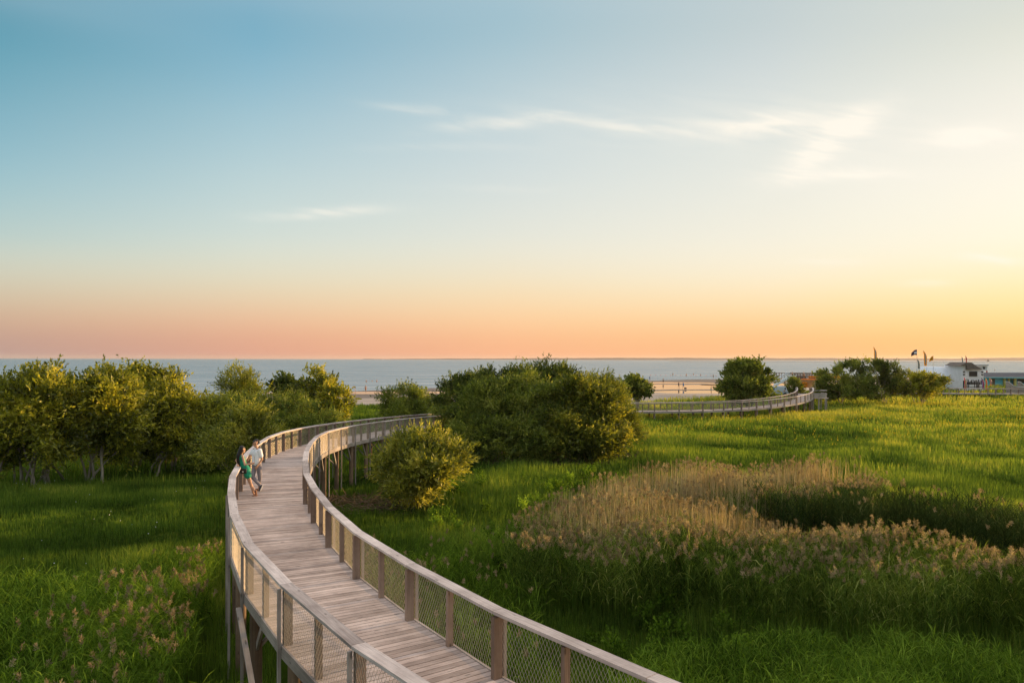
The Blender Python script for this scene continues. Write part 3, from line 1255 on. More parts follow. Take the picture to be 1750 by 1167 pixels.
tree('willow_tree', 'rounded willow with golden right side, last tree of the left row before the beach gap', 'tree', gbase(285, 49), [
    blob(292, 665, 24, 24, 51), blob(325, 702, 32, 26, 50), blob(285, 708, 34, 34, 49.5), blob(348, 725, 22, 26, 49.5), blob(312, 748, 38, 24, 49.5), blob(268, 751, 30, 26, 49), blob(300, 646, 12, 10, 51.5), blob(356, 694, 12, 12, 50)],
    4800, 'willow', 24, leaf=(0.15, 0.24), aspect=0.42, per=8, clump=0.66, gap=0.42, stems=9, spread=0.8, group=G_LEFT, trunk_r=0.075)
tree('willow_tree', 'pale green willow top peeking behind the far left tree against the sea', 'tree', gbase(20, 56), [
    blob(0, 665, 24, 22, 57), blob(45, 698, 28, 26, 56), blob(-30, 700, 40, 36, 56), blob(108, 678, 24, 24, 58), blob(20, 718, 50, 30, 55), blob(95, 723, 50, 34, 56), blob(-20, 763, 60, 40, 53)],
    4200, 'green', 25, stems=6, group=G_LEFT, trunk_r=0.09, per=8)
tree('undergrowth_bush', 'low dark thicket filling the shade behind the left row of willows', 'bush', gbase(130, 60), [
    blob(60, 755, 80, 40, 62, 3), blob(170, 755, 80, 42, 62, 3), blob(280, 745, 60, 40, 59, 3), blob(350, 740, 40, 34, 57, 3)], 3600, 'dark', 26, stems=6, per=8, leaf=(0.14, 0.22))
tree('willow_bush', 'bright yellow-green willow bush behind the couple at the left railing', 'bush', gbase(412, 44), [
    blob(425, 728, 26, 26, 43), blob(398, 752, 34, 34, 43), blob(432, 762, 34, 36, 42.5), blob(385, 782, 30, 24, 42.5), blob(440, 800, 34, 28, 42), blob(478, 768, 26, 26, 43.5)],
    3000, 'pale', 27, stems=7, spread=0.3, trunk_r=0.05, leaf=(0.12, 0.18))
tree('willow_bush', 'dark green bush between the golden willow and the couple, below the yellow-green one', 'bush', gbase(380, 50), [
    blob(365, 720, 34, 34, 51), blob(375, 760, 34, 36, 49), blob(400, 710, 30, 30, 53), blob(345, 775, 26, 26, 48.5)], 2200, 'green', 28, stems=5, leaf=(0.12, 0.18))
tree('willow_tree', 'thin-topped willow left of the beach gap with sky-lit gaps in its crown', 'tree', gbase(415, 66), [
    blob(405, 655, 24, 24, 67), blob(428, 662, 24, 22, 67), blob(395, 685, 26, 26, 66), blob(440, 680, 30, 22, 66), blob(410, 710, 40, 30, 65)], 2600, 'willow', 29, stems=5, leaf=(0.13, 0.2), gap=0.42)
tree('alder_tree', 'dark green round-leaved tree in the middle of the left thicket', 'tree', gbase(500, 68), [
    blob(490, 665, 26, 24, 69), blob(515, 668, 22, 22, 69), blob(505, 690, 34, 24, 68)], 1500, 'dark', 30, stems=4, leaf=(0.18, 0.26), aspect=0.6, gap=0.4)
tree('alder_tree', 'pointed orange-lit tree beside the beach gap, right end of the left thicket', 'tree', gbase(552, 66), [
    blob(532, 655, 15, 24, 67), blob(552, 675, 22, 26, 67), blob(575, 688, 20, 24, 66), blob(545, 705, 34, 22, 66), blob(583, 712, 16, 16, 66)], 1700, 'willow', 31, stems=4, leaf=(0.16, 0.24), aspect=0.5, gap=0.38)
tree('willow_thicket', 'broad mid-green willow thicket behind the far bend of the boardwalk railing', 'bush', gbase(480, 60), [
    blob(420, 712, 46, 34, 60), blob(470, 715, 44, 36, 59), blob(520, 722, 44, 30, 59), blob(565, 728, 36, 20, 60), blob(450, 740, 60, 26, 58), blob(530, 742, 50, 20, 58), blob(497, 698, 30, 20, 62)],
    5200, 'green', 32, stems=8, leaf=(0.13, 0.2), per=9)
tree('willow_bush', 'green bush between the beach gap and the end of the curved railing', 'bush', gbase(690, 80), [
    blob(668, 685, 24, 22, 80), blob(700, 682, 28, 22, 80), blob(730, 680, 18, 18, 81), blob(690, 700, 44, 16, 79)], 2400, 'green', 33, stems=5, leaf=(0.16, 0.24))
tree('willow_bush', 'feathery yellow-green willow growing beside the boardwalk legs', 'bush', gbase(712, 36.5), [
    blob(738, 728, 13, 12, 37.5), blob(714, 744, 15, 12, 37.2), blob(704, 764, 15, 12, 37), blob(742, 766, 26, 18, 37), blob(770, 786, 18, 20, 36.5), blob(690, 798, 30, 20, 36.5), blob(738, 806, 34, 18, 36), blob(676, 820, 14, 14, 35.5), blob(708, 835, 28, 16, 35.5), blob(762, 752, 9, 9, 37), blob(664, 790, 9, 9, 36)],
    3600, 'pale', 34, stems=14, spread=0.35, trunk_r=0.03, twig=(0.5, 1.15), leaf=(0.14, 0.22), aspect=0.28, up=0.9, clump=0.34, gap=0.44, per=12)
GB = 'bushes of the big thicket in the middle of the meadow'
tree('thicket_bush', 'dark green left shoulder of the big central thicket', 'bush', gbase(790, 62), [
    blob(775, 670, 34, 28, 63), blob(810, 668, 34, 28, 63), blob(765, 705, 30, 30, 62), blob(800, 715, 40, 36, 60), blob(785, 750, 34, 30, 59)], 3800, 'dark', 35, stems=6, group=GB, trunk_r=0.035, twig=(0.45, 1.05), gap=0.33, lump=1.4, leaf=(0.15, 0.24))
tree('thicket_bush', 'high dark crown at the top of the big central thicket', 'bush', gbase(930, 60), [
    blob(860, 663, 46, 26, 61), blob(915, 657, 54, 28, 61), blob(965, 662, 46, 26, 60), blob(1010, 665, 36, 26, 60), blob(940, 690, 80, 30, 58), blob(885, 642, 14, 10, 61), blob(955, 644, 14, 10, 61), blob(1000, 652, 10, 10, 60)], 5600, 'dark', 36, stems=8, group=GB, trunk_r=0.035, twig=(0.45, 1.05), gap=0.33, lump=1.4, leaf=(0.15, 0.24))
tree('thicket_bush', 'wide grey-green willow at the front left of the big central thicket', 'bush', gbase(870, 54), [
    blob(835, 700, 50, 40, 55), blob(885, 690, 50, 38, 55), blob(930, 700, 44, 40, 54), blob(815, 745, 44, 34, 53), blob(870, 750, 56, 34, 52), blob(925, 755, 40, 34, 52), blob(890, 720, 54, 40, 53), blob(862, 664, 18, 14, 55), blob(900, 655, 14, 12, 55), blob(785, 720, 12, 12, 53), blob(800, 770, 20, 14, 52)],
    8200, 'green', 37, stems=12, spread=0.9, group=GB, trunk_r=0.035, twig=(0.45, 1.05), gap=0.33, lump=1.4, leaf=(0.15, 0.23), aspect=0.30)
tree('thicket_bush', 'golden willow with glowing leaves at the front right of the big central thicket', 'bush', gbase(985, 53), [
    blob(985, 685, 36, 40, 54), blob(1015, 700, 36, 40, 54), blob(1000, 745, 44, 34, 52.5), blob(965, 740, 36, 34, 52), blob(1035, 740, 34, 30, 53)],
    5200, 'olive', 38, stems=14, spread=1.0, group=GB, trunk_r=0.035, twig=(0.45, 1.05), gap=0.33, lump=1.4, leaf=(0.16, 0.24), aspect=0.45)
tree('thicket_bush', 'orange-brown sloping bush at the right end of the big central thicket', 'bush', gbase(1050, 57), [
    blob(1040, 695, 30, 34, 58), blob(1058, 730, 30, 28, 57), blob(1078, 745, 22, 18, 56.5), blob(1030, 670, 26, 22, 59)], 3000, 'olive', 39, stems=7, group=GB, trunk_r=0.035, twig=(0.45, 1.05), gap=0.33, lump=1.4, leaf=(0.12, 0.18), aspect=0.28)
tree('small_tree', 'small slender tree standing alone behind the distant boardwalk', 'tree', gbase(1092, 98), [
    blob(1092, 646, 13, 14, 98), blob(1083, 658, 13, 13, 98), blob(1101, 660, 13, 15, 98), blob(1092, 672, 19, 12, 98)], 900, 'green', 40, stems=4, leaf=(0.22, 0.32), aspect=0.55, trunk_r=0.09, gap=0.3, clump=0.4)
tree('sapling', 'thin sapling beside the right edge of the big thicket, left of the small lone tree', 'tree', gbase(1062, 80), [
    blob(1060, 655, 6, 8, 80), blob(1064, 672, 8, 10, 80)], 120, 'green', 41, stems=3, leaf=(0.2, 0.3), aspect=0.5, trunk_r=0.05, clump=0.25)
tree('round_tree', 'large round tree standing alone behind the middle of the distant boardwalk', 'tree', gbase(1275, 104), [
    blob(1272, 632, 26, 20, 104), blob(1254, 652, 22, 22, 104), blob(1292, 648, 26, 24, 104), blob(1275, 660, 34, 22, 103), blob(1300, 668, 18, 14, 103), blob(1250, 670, 20, 14, 103)],
    3600, 'green', 42, stems=6, leaf=(0.2, 0.3), aspect=0.6, gap=0.30)
tree('small_bush', 'small dark bush in front of the white stairs', 'bush', gbase(1357, 128), [blob(1357, 659, 13, 11, 128), blob(1362, 668, 12, 8, 128)], 500, 'dark', 43, stems=3, leaf=(0.22, 0.32))
GS = 'bushes between the two distant boardwalks'
tree('wide_bush', 'wide bush with a peaked top, left of the feather banners', 'bush', gbase(1440, 122), [
    blob(1425, 650, 26, 22, 122), blob(1455, 640, 26, 22, 122), blob(1472, 620, 10, 10, 123), blob(1412, 664, 16, 14, 122), blob(1465, 660, 30, 18, 121), blob(1440, 668, 36, 10, 121)],
    3200, 'green', 44, stems=6, group=GS, leaf=(0.22, 0.34))
tree('wide_bush', 'upright darker bush between the peaked bush and the tent-side bush', 'bush', gbase(1510, 123), [
    blob(1505, 635, 20, 18, 124), blob(1522, 640, 14, 22, 124), blob(1505, 660, 26, 18, 123), blob(1530, 664, 14, 12, 123)], 1900, 'dark', 45, stems=5, group=GS, leaf=(0.22, 0.34))
tree('wide_bush', 'round bush with golden edge in front of the white hall', 'bush', gbase(1572, 122), [
    blob(1555, 648, 22, 18, 122), blob(1588, 650, 24, 18, 122), blob(1572, 660, 36, 14, 121)], 2600, 'willow', 46, stems=9, group=GS, leaf=(0.2, 0.3), spread=0.5)
# side plantings just outside / at the frame edges
tree('willow_tree', 'willow cut by the left edge of the view behind the first fan of stems', 'tree', gbase(-60, 44), [
    blob(-60, 690, 50, 50, 44), blob(-75, 740, 50, 50, 43)], 1800, 'willow', 47, stems=6, group=G_LEFT)


# ------------------------------------------------------------------ grasses
def off_path(X, Y, Kp, lo):
    P = [(k.x, k.y) for k in Kp]
    return dist_poly(X, Y, P) > lo


def blades(n, X, Y, h, w, rg, lean=0.35, z0=None, segs=2):
    """bent tapering blades, returns V, quads, tris"""
    Z = gz(X, Y) if z0 is None else z0
    az = rg.uniform(0, 2 * math.pi, n)
    ln = np.abs(rg.normal(0, lean, n)) * h
    sx = np.cos(az + 1.57) * w / 2
    sy = np.sin(az + 1.57) * w / 2
    # face roughly any direction
    V = np.empty((n, 5, 3))
    dx, dy = np.cos(az) * ln, np.sin(az) * ln
    V[:, 0] = np.stack([X - sx, Y - sy, Z - 0.03], 1)
    V[:, 1] = np.stack([X + sx, Y + sy, Z - 0.03], 1)
    V[:, 2] = np.stack([X + sx * 0.85 + dx * 0.35, Y + sy * 0.85 + dy * 0.35, Z + h * 0.6], 1)
    V[:, 3] = np.stack([X - sx * 0.85 + dx * 0.35, Y - sy * 0.85 + dy * 0.35, Z + h * 0.6], 1)
    V[:, 4] = np.stack([X + dx, Y + dy, Z + h * (1 - 0.25 * (ln / np.maximum(h, 1e-3)))], 1)
    b = np.arange(n)[:, None] * 5
    Q = b + np.array([[0, 1, 2, 3]])
    T = b + np.array([[3, 2, 4]])
    return V.reshape(-1, 3), Q, T


def stuff(name, V, faces, tones, mat, label, cat):
    me = np_mesh(name, V, faces, attrs={'tone': tones})
    o = link(name, me, None, mat)
    return tag(o, label, cat, None, 'stuff')


REED_R = [(0.4, 26.6), (2, 30), (5, 33), (9.3, 36.5), (14, 37), (18, 35.5), (17, 33), (13, 31.0), (9.2, 29.8), (8.2, 28.6), (8.9, 25.6), (11.3, 24.0), (13.4, 21.6), (16, 19.4), (20, 16), (20, 12.5), (14.5, 16.6), (11, 18.2), (8, 19.0),
          (5.6, 19.9), (3.0, 20.2), (0.9, 21.0), (-0.2, 23.2)]
REED_B = [(9.6, 30.2), (11.8, 28.2), (14.6, 26.3), (17.4, 23.6), (21.5, 19.6), (30, 18), (30, 27), (22, 29.5), (17, 32.5), (13, 32.5)]
REED_L = [(-24, 21.5), (-17, 21.0), (-12.2, 22.2), (-10.6, 24.3), (-9.9, 24.6), (-9.0, 21.2), (-7.9, 18.2), (-6.6, 15.2), (-4.6, 11.5), (-10, 9), (-24, 9)]
TAN = [(0.3, 26.0), (2, 30.2), (5, 33.2), (9.3, 36.8), (13.5, 37.4), (17, 36.0), (15, 33.5), (10.5, 31.5), (8.8, 29), (9.2, 26.8), (11.3, 24.6), (9.0, 23.6), (6, 24.9), (2.8, 23.8)]
LITTER = [(WZ(620, 868, 0.0).x, WZ(620, 868, 0.0).y, 3.2, 2.2), (WZ(900, 793, 0).x, WZ(900, 793, 0).y, 6.0, 1.6), (WZ(1010, 782, 0).x, WZ(1010, 782, 0).y, 4.0, 1.5)]


def in_litter(X, Y):
    r = np.full(X.shape, 9.0)
    for (a, b, c, d) in LITTER:
        r = np.minimum(r, np.hypot((X - a) / c, (Y - b) / d))
    return r + (vnoise(X, Y, 1.3) - 0.5) * 0.6 < 1


def build_grass():
    rg = np.random.default_rng(5)
    Vs, Qs, Ts, tq, tt = [], [], [], [], []
    nv = 0
    # (y0,y1,count,h0,h1,w)
    bands = [(11, 20, 45000, 0.45, 0.85, 0.012), (20, 30, 90000, 0.40, 0.80, 0.016), (30, 45, 120000, 0.35, 0.75, 0.022), (45, 70, 120000, 0.35, 0.75, 0.034),
             (70, 110, 120000, 0.4, 0.8, 0.055), (110, 190, 90000, 0.4, 0.75, 0.085)]
    for (y0, y1, n, h0, h1, w) in bands:
        Y = np.sqrt(rg.uniform(y0 * y0, y1 * y1, n))
        n = int(n * 1.35)
        Y = np.sqrt(rg.uniform(y0 * y0, y1 * y1, n))
        X = rg.uniform(-1.05, 1.15, n) * Y
        # tufts: pull towards tuft centres
        tx = X + (vnoise(X, Y, 0.5) - 0.5) * 0.5
        ty = Y + (vnoise(X + 30, Y, 0.5) - 0.5) * 0.5
        X, Y = tx, ty
        ok = (Y < y_edge(X) + (vnoise(X, Y, 7) - 0.5) * 6) & off_path(X, Y, K1, 0.2) & ~in_litter(X, Y)
        ok &= ~((dist_poly(X, Y, DITCH) < 1.3) | (dist_poly(X, Y, DITCH_L) < 0.6))
        # keep the shade under the left trees sparse
        ok &= ~((X < -18) & (Y > 44) & (Y < 62) & (rg.random(n) < 0.8))
        X, Y = X[ok], Y[ok]
        n = len(X)
        patch = vnoise(X, Y, 6.0)
        p2 = vnoise(X + 77, Y, 2.0)
        p3 = vnoise(X + 7, Y + 11, 17.0)
        h = rg.uniform(h0, h1, n) * (0.22 + 1.05 * patch + 0.45 * p2)
        h *= 1 - 0.5 * np.exp(-(dist_poly(X, Y, [(k.x, k.y) for k in K1]) / 1.8) ** 2)
        left = np.clip((-X - 8) / 8, 0, 1) * (Y < 45)
        h *= 1 - 0.25 * left
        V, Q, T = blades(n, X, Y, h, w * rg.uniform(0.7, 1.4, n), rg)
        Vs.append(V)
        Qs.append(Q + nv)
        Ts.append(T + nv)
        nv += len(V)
        # yellower tone towards the far right meadow
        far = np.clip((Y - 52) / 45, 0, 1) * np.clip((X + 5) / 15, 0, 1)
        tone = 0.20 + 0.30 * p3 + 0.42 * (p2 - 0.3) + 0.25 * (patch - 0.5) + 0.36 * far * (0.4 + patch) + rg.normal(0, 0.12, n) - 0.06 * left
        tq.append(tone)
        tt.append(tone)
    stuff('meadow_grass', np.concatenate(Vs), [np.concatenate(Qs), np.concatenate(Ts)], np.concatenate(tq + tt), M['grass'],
          'tall green meadow grass covering the ground around the boardwalk', 'grass')


def reed_bed(name, poly, dens, hgt, rg, mat, label, cat, leaves=10, hfun=None, leafw=0.019, stemw=0.009, leaf_l=(0.30, 0.55)):
    P = np.array(poly)
    x0, y0 = P.min(0)
    x1, y1 = P.max(0)
    n = int((x1 - x0) * (y1 - y0) * dens)
    X = rg.uniform(x0, x1, n)
    Y = rg.uniform(y0, y1, n)
    # ragged edge
    ex = X + (vnoise(X, Y, 1.1) - 0.5) * 1.4
    ey = Y + (vnoise(X + 9, Y, 1.3) - 0.5) * 1.4
    ok = pip(ex, ey, poly) & (np.abs(X) < 1.0 * Y + 4) & off_path(X, Y, K1, 1.35)
    X, Y = X[ok], Y[ok]
    n = len(X)
    Z = gz(X, Y)
    H = hgt * (0.62 + 0.40 * vnoise(X, Y, 2.4) + 0.16 * rg.random(n))
    if hfun is not None:
        H = H * hfun(X, Y)
    az = rg.uniform(0, 6.283, n)
    lean = np.abs(rg.normal(0, 0.09, n)) * H
    dx, dy = np.cos(az) * lean, np.sin(az) * lean
    V1, Q1, T1_ = blades(n, X, Y, H, np.full(n, stemw), rg, lean=0.07, z0=Z)
    # leaves
    t = 0.30 + 0.67 * (np.arange(leaves) + rg.random((n, leaves))) / leaves
    bx = X[:, None] + dx[:, None] * t * t
    by = Y[:, None] + dy[:, None] * t * t
    bz = Z[:, None] + H[:, None] * t
    la = rg.uniform(0, 6.283, (n, leaves))
    ll = rg.uniform(leaf_l[0], leaf_l[1], (n, leaves)) * (0.75 + 0.25 * H[:, None] / max(hgt, .1))
    upk = rg.uniform(0.6, 1.9, (n, leaves))
    B = np.stack([bx, by, bz], 2).reshape(-1, 3)
    d1 = np.stack([np.cos(la), np.sin(la), upk], 2).reshape(-1, 3)
    d1 = unit(d1)
    d2 = unit(np.stack([np.cos(la), np.sin(la), upk - rg.uniform(0.5, 1.5, (n, leaves))], 2).reshape(-1, 3))
    ll = ll.reshape(-1, 1)
    side = np.stack([-np.sin(la), np.cos(la), np.zeros_like(la)], 2).reshape(-1, 3)
    side = unit(side + rg.normal(size=side.shape) * 0.35)
    w = leafw * rg.uniform(0.7, 1.3, (len(B), 1))
    Mi = B + d1 * ll * 0.5
    E = Mi + d2 * ll * 0.5
    m = len(B)
    V2 = np.empty((m, 5, 3))
    V2[:, 0] = B - side * w * 0.3
    V2[:, 1] = B + side * w * 0.3
    V2[:, 2] = Mi + side * w * 0.5
    V2[:, 3] = Mi - side * w * 0.5
    V2[:, 4] = E
    b = np.arange(m)[:, None] * 5
    off = len(V1)
    Q2 = b + np.array([[0, 1, 2, 3]]) + off
    T2 = b + np.array([[3, 2, 4]]) + off
    tone_s = 0.3 + 0.35 * vnoise(X, Y, 1.6) + rg.normal(0, 0.1, n)
    ts = tone_s
    tl = np.repeat(tone_s, leaves) + rg.normal(0, 0.17, m)
    V = np.concatenate([V1, V2.reshape(-1, 3)])
    stuff(name, V, [np.concatenate([Q1, Q2]), np.concatenate([T1_, T2])], np.concatenate([ts, tl, ts, tl]), mat, label, cat)
    return X, Y, Z, H, dx, dy


def plumes(name, X, Y, Z, rg, label, size=(0.12, 0.25)):
    """feathery brown seed heads, many short strands each"""
    n = len(X)
    k = 44
    la = rg.uniform(0, 6.283, n)
    L_ = rg.uniform(size[0], size[1], n)
    nod = rg.uniform(0.1, 0.7, n)
    t = rg.random((n, k))
    ax = np.stack([np.cos(la) * nod, np.sin(la) * nod, np.ones(n)], 1)
    ax = unit(ax)
    P = np.stack([X, Y, Z], 1)[:, None, :] + ax[:, None, :] * (L_[:, None] * t)[:, :, None] + rg.normal(size=(n, k, 3)) * 0.016
    fat = np.sin(np.clip(t, 0.02, 1) * math.pi * 0.85 + 0.25)[:, :, None]
    D = ax[:, None, :] * 0.9 + rg.normal(size=(n, k, 3)) * 0.55
    D = unit(D.reshape(-1, 3))
    ln = (0.04 + 0.05 * fat.reshape(-1)) * rg.uniform(0.7, 1.2, n * k)
    V = leaf_quads(P.reshape(-1, 3), D, ln, ln * 0.20, rg)
    tone = np.repeat(rg.normal(0.5, 0.17, n), k) + rg.normal(0, 0.1, n * k)
    stuff(name, V, [np.arange(len(V)).reshape(-1, 4)], tone, M['plume'], label, 'reed plumes')


def build_reeds():
    rg = np.random.default_rng(9)
    X, Y, Z, H, dx, dy = reed_bed('reed_bed', REED_R, 44, 2.2, rg, M['reedleaf'], 'dense dark green reed bed to the right of the boardwalk', 'reeds',
                                  hfun=lambda x, y: np.clip(0.25 + 0.30 * dist_poly(x, y, DITCH), 0.2, 1.0) * np.where(pip(x, y, TAN), 0.82, 1.0))
    # plumes on a share of the stems, away from the low front edge
    ok = (rg.random(len(X)) < 0.56 * np.clip((Y - 15.5) / 3, 0, 1) * np.clip(1.25 - vnoise(X, Y, 3) * 0.8, 0, 1) * np.where(pip(X, Y, TAN), 0.08, 1.0)) & (H > 1.3)
    plumes('reed_plumes', X[ok] + dx[ok], Y[ok] + dy[ok], Z[ok] + H[ok] * 0.98, rg, 'brown feathery seed heads over the reed bed right of the boardwalk')
    X, Y, Z, H, dx, dy = reed_bed('reed_bank', REED_B, 40, 2.5, rg, M['bankreed_shade'], 'bank of reeds with shade coloured into its leaves on the far side of the ditch at the right edge', 'reeds',
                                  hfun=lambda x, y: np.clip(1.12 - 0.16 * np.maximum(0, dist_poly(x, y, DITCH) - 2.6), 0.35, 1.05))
    ok = (rg.random(len(X)) < 0.05)
    plumes('reed_plumes', X[ok] + dx[ok], Y[ok] + dy[ok], Z[ok] + H[ok] * 0.98, rg, 'sparse seed heads on the reed bank beyond the ditch', size=(0.12, 0.2))
    X, Y, Z, H, dx, dy = reed_bed('reed_bed', REED_L, 44, 1.5, rg, M['reedgreen'], 'fresh green reed bed to the left of the boardwalk', 'reeds')
    ok = (rg.random(len(X)) < 0.34 * np.clip((X + 11.5) / 3.0, 0.015, 1) * np.clip((Y - 13) / 5, 0, 1))
    plumes('reed_plumes', X[ok] + dx[ok], Y[ok] + dy[ok], Z[ok] + H[ok] * 0.98, rg, 'reddish seed heads beside the left railing of the boardwalk')
    # green, lower reeds at the right foreground
    low = [(1.4, 13.4), (4, 12.6), (8, 12), (17, 11), (16, 14.8), (12, 16.8), (8.5, 18.0), (6.5, 18.2), (5.0, 16.6), (3.0, 16.8)]
    reed_bed('young_reeds', low, 60, 1.0, rg, M['reedgreen'], 'low fresh green reeds along the front of the right reed bed', 'reeds', leaves=7)
    # scattered taller reeds just right of the boardwalk
    mid = [(-3.2, 17.5), (0.6, 15), (1.0, 21), (-0.2, 24), (0.3, 28), (-4.5, 27), (-5.2, 23)]
    X, Y, Z, H, dx, dy = reed_bed('reed_fringe', mid, 12, 1.25, rg, M['reedgreen'], 'loose fringe of green reeds between the boardwalk and the reed bed', 'reeds', leaves=8)
    ok = rg.random(len(X)) < 0.14
    plumes('reed_plumes', X[ok] + dx[ok], Y[ok] + dy[ok], Z[ok] + H[ok] * 0.98, rg, 'scattered seed heads between the boardwalk and the reed bed', size=(0.12, 0.2))
    # dry straw-coloured stalks
    P = np.array(TAN)
    n = 30000
    X = rg.uniform(P[:, 0].min(), P[:, 0].max(), n)
    Y = rg.uniform(P[:, 1].min(), P[:, 1].max(), n)
    ok = pip(X + (vnoise(X, Y, 1.0) - .5) * 2.2 + rg.normal(0, 0.45, n), Y + (vnoise(X + 5, Y, 1.0) - .5) * 2.2 + rg.normal(0, 0.45, n), TAN) & (rg.random(n) < 0.05 + 1.2 * vnoise(X, Y, 1.8)) & (dist_poly(X, Y, DITCH) > 1.3)
    X, Y = X[ok], Y[ok]
    n = len(X)
    H = 2.5 * (0.78 + 0.3 * vnoise(X, Y, 2.2)) * rg.uniform(0.85, 1.08, n)
    V, Q, T = blades(n, X, Y, H, rg.uniform(0.018, 0.032, n), rg, lean=0.10)
    tone = 0.35 + 0.4 * vnoise(X, Y, 1.5) + rg.normal(0, 0.15, n)
    stuff('dry_reeds', V, [Q, T], np.concatenate([tone, tone]), M['tan'], 'straw-coloured dry reed stalks along the back of the right reed bed', 'reeds')
    k = rg.random(n) < 0.09
    plumes('reed_plumes', X[k], Y[k], gz(X[k], Y[k]) + H[k] * 0.96, rg, 'tawny tips of the dry reeds at the back of the reed bed', size=(0.10, 0.18))


def build_flowers():
    rg = np.random.default_rng(15)
    n = 16000
    Y = np.sqrt(rg.uniform(58 ** 2, 140 ** 2, n))
    X = rg.uniform(0.12, 0.8, n) * Y
    prob = np.clip((vnoise(X, Y * 2.2, 9) - 0.42) * 3, 0, 1) * np.clip((Y - 58) / 22, 0, 1)
    ok = (rg.random(n) < prob) & (Y < y_edge(X)) & off_path(X, Y, K2, 0.6)
    X, Y = X[ok], Y[ok]
    n = len(X)
    Z = gz(X, Y) + rg.uniform(0.35, 0.85, n)
    D = unit(np.stack([rg.normal(0, .4, n), rg.normal(0, .4, n), np.ones(n)], 1))
    V = leaf_quads(np.stack([X, Y, Z], 1), D, rg.uniform(0.16, 0.30, n), rg.uniform(0.05, 0.1, n), rg)
    stuff('yellow_weeds', V, [np.arange(len(V)).reshape(-1, 4)], rg.random(n), M['yellow'], 'yellow flowering weeds scattered over the far sunny meadow', 'wildflowers')
    n = 130
    Y = rg.uniform(24, 43, n)
    X = rg.uniform(-0.72, -0.30, n) * Y
    ok = off_path(X, Y, K1, 1.6) & (vnoise(X, Y, 3) > 0.5)
    X, Y = X[ok], Y[ok]
    n = len(X)
    D = unit(rg.normal(size=(n, 3)))
    V = leaf_quads(np.stack([X, Y, gz(X, Y) + rg.uniform(0.35, 0.6, n)], 1), D, np.full(n, 0.045), np.full(n, 0.04), rg)
    stuff('white_flowers', V, [np.arange(len(V)).reshape(-1, 4)], rg.random(n), M['white_petal'], 'tiny white flowers in the grass left of the boardwalk', 'wildflowers')
    # dead branches under the bushes
    n = 2200
    k = rg.integers(0, 3, n)
    Lt = np.array(LITTER)
    a = rg.uniform(0, 6.283, n)
    r = np.sqrt(rg.random(n)) * 1.05
    X = Lt[k, 0] + np.cos(a) * r * Lt[k, 2]
    Y = Lt[k, 1] + np.sin(a) * r * Lt[k, 3]
    D = unit(np.stack([rg.normal(0, 1, n), rg.normal(0, .5, n), rg.uniform(0, .4, n)], 1))
    V = leaf_quads(np.stack([X, Y, gz(X, Y) + rg.uniform(0.02, 0.14, n)], 1), D, rg.uniform(0.4, 1.1, n), rg.uniform(0.02, 0.05, n), rg)
    stuff('dead_branches', V, [np.arange(len(V)).reshape(-1, 4)], rg.random(n), M['litter'], 'tangle of dead twigs on bare ground under the bushes', 'twigs')
    # broad-leaved weeds right of the boardwalk
    rg2 = np.random.default_rng(77)
    C = []
    for _ in range(80):
        y = rg2.uniform(23, 46)
        x = rg2.uniform(-0.13, 0.16) * y + 0.5
        C.append((x, y, 0.25, 0.5, 0.5, 0.45))
    for _ in range(30):
        y = rg2.uniform(16, 21)
        x = rg2.uniform(0.10, 0.32) * y
        C.append((x, y, 0.15, 0.35, 0.35, 0.30))
    C = [c for c in C if float(dist_poly(np.array([c[0]]), np.array([c[1]]), [(k.x, k.y) for k in K1])[0]) > 1.9 and not in_litter(np.array([c[0]]), np.array([c[1]]))[0]]
    V, tone, _c = crown_mesh(C, 5200, rg2, twig=(0.2, 0.5), leaf=(0.06, 0.11), aspect=0.55, per=7, up=0.8, clump=0.25, gap=0.0)
    V[:, 2] = np.maximum(V[:, 2], -0.2)
    stuff('leafy_weeds', V, [np.arange(len(V)).reshape(-1, 4)], tone, M['reedgreen'], 'leafy green weeds growing among the grass right of the boardwalk', 'weeds')


build_grass()
build_reeds()
build_flowers()


# ------------------------------------------------------------------ people
def skin_like(name, c):
    return plain(name, c, rough=0.6, var=0.06, scale=20)


M['skin'] = skin_like('skin', (0.58, 0.32, 0.20))
M['hair_dark'] = plain('dark_hair', (0.018, 0.012, 0.010), rough=0.45, var=0.3, scale=30)
M['white_cloth'] = plain('white_cotton', (0.90, 0.89, 0.92), rough=0.9, var=0.05)
M['green_cloth'] = plain('green_fabric', (0.008, 0.27, 0.15), rough=0.7, var=0.15, scale=9)
M['grey_cloth'] = plain('grey_denim', (0.25, 0.23, 0.26), rough=0.9, var=0.15)
M['black'] = plain('black_leather', (0.02, 0.02, 0.022), rough=0.4)
M['shoe'] = plain('dark_canvas', (0.07, 0.06, 0.06), rough=0.8)
M['sole'] = plain('pale_rubber', (0.65, 0.60, 0.55), rough=0.8)
M['sandal'] = plain('sandal_leather', (0.16, 0.06, 0.03), rough=0.5)


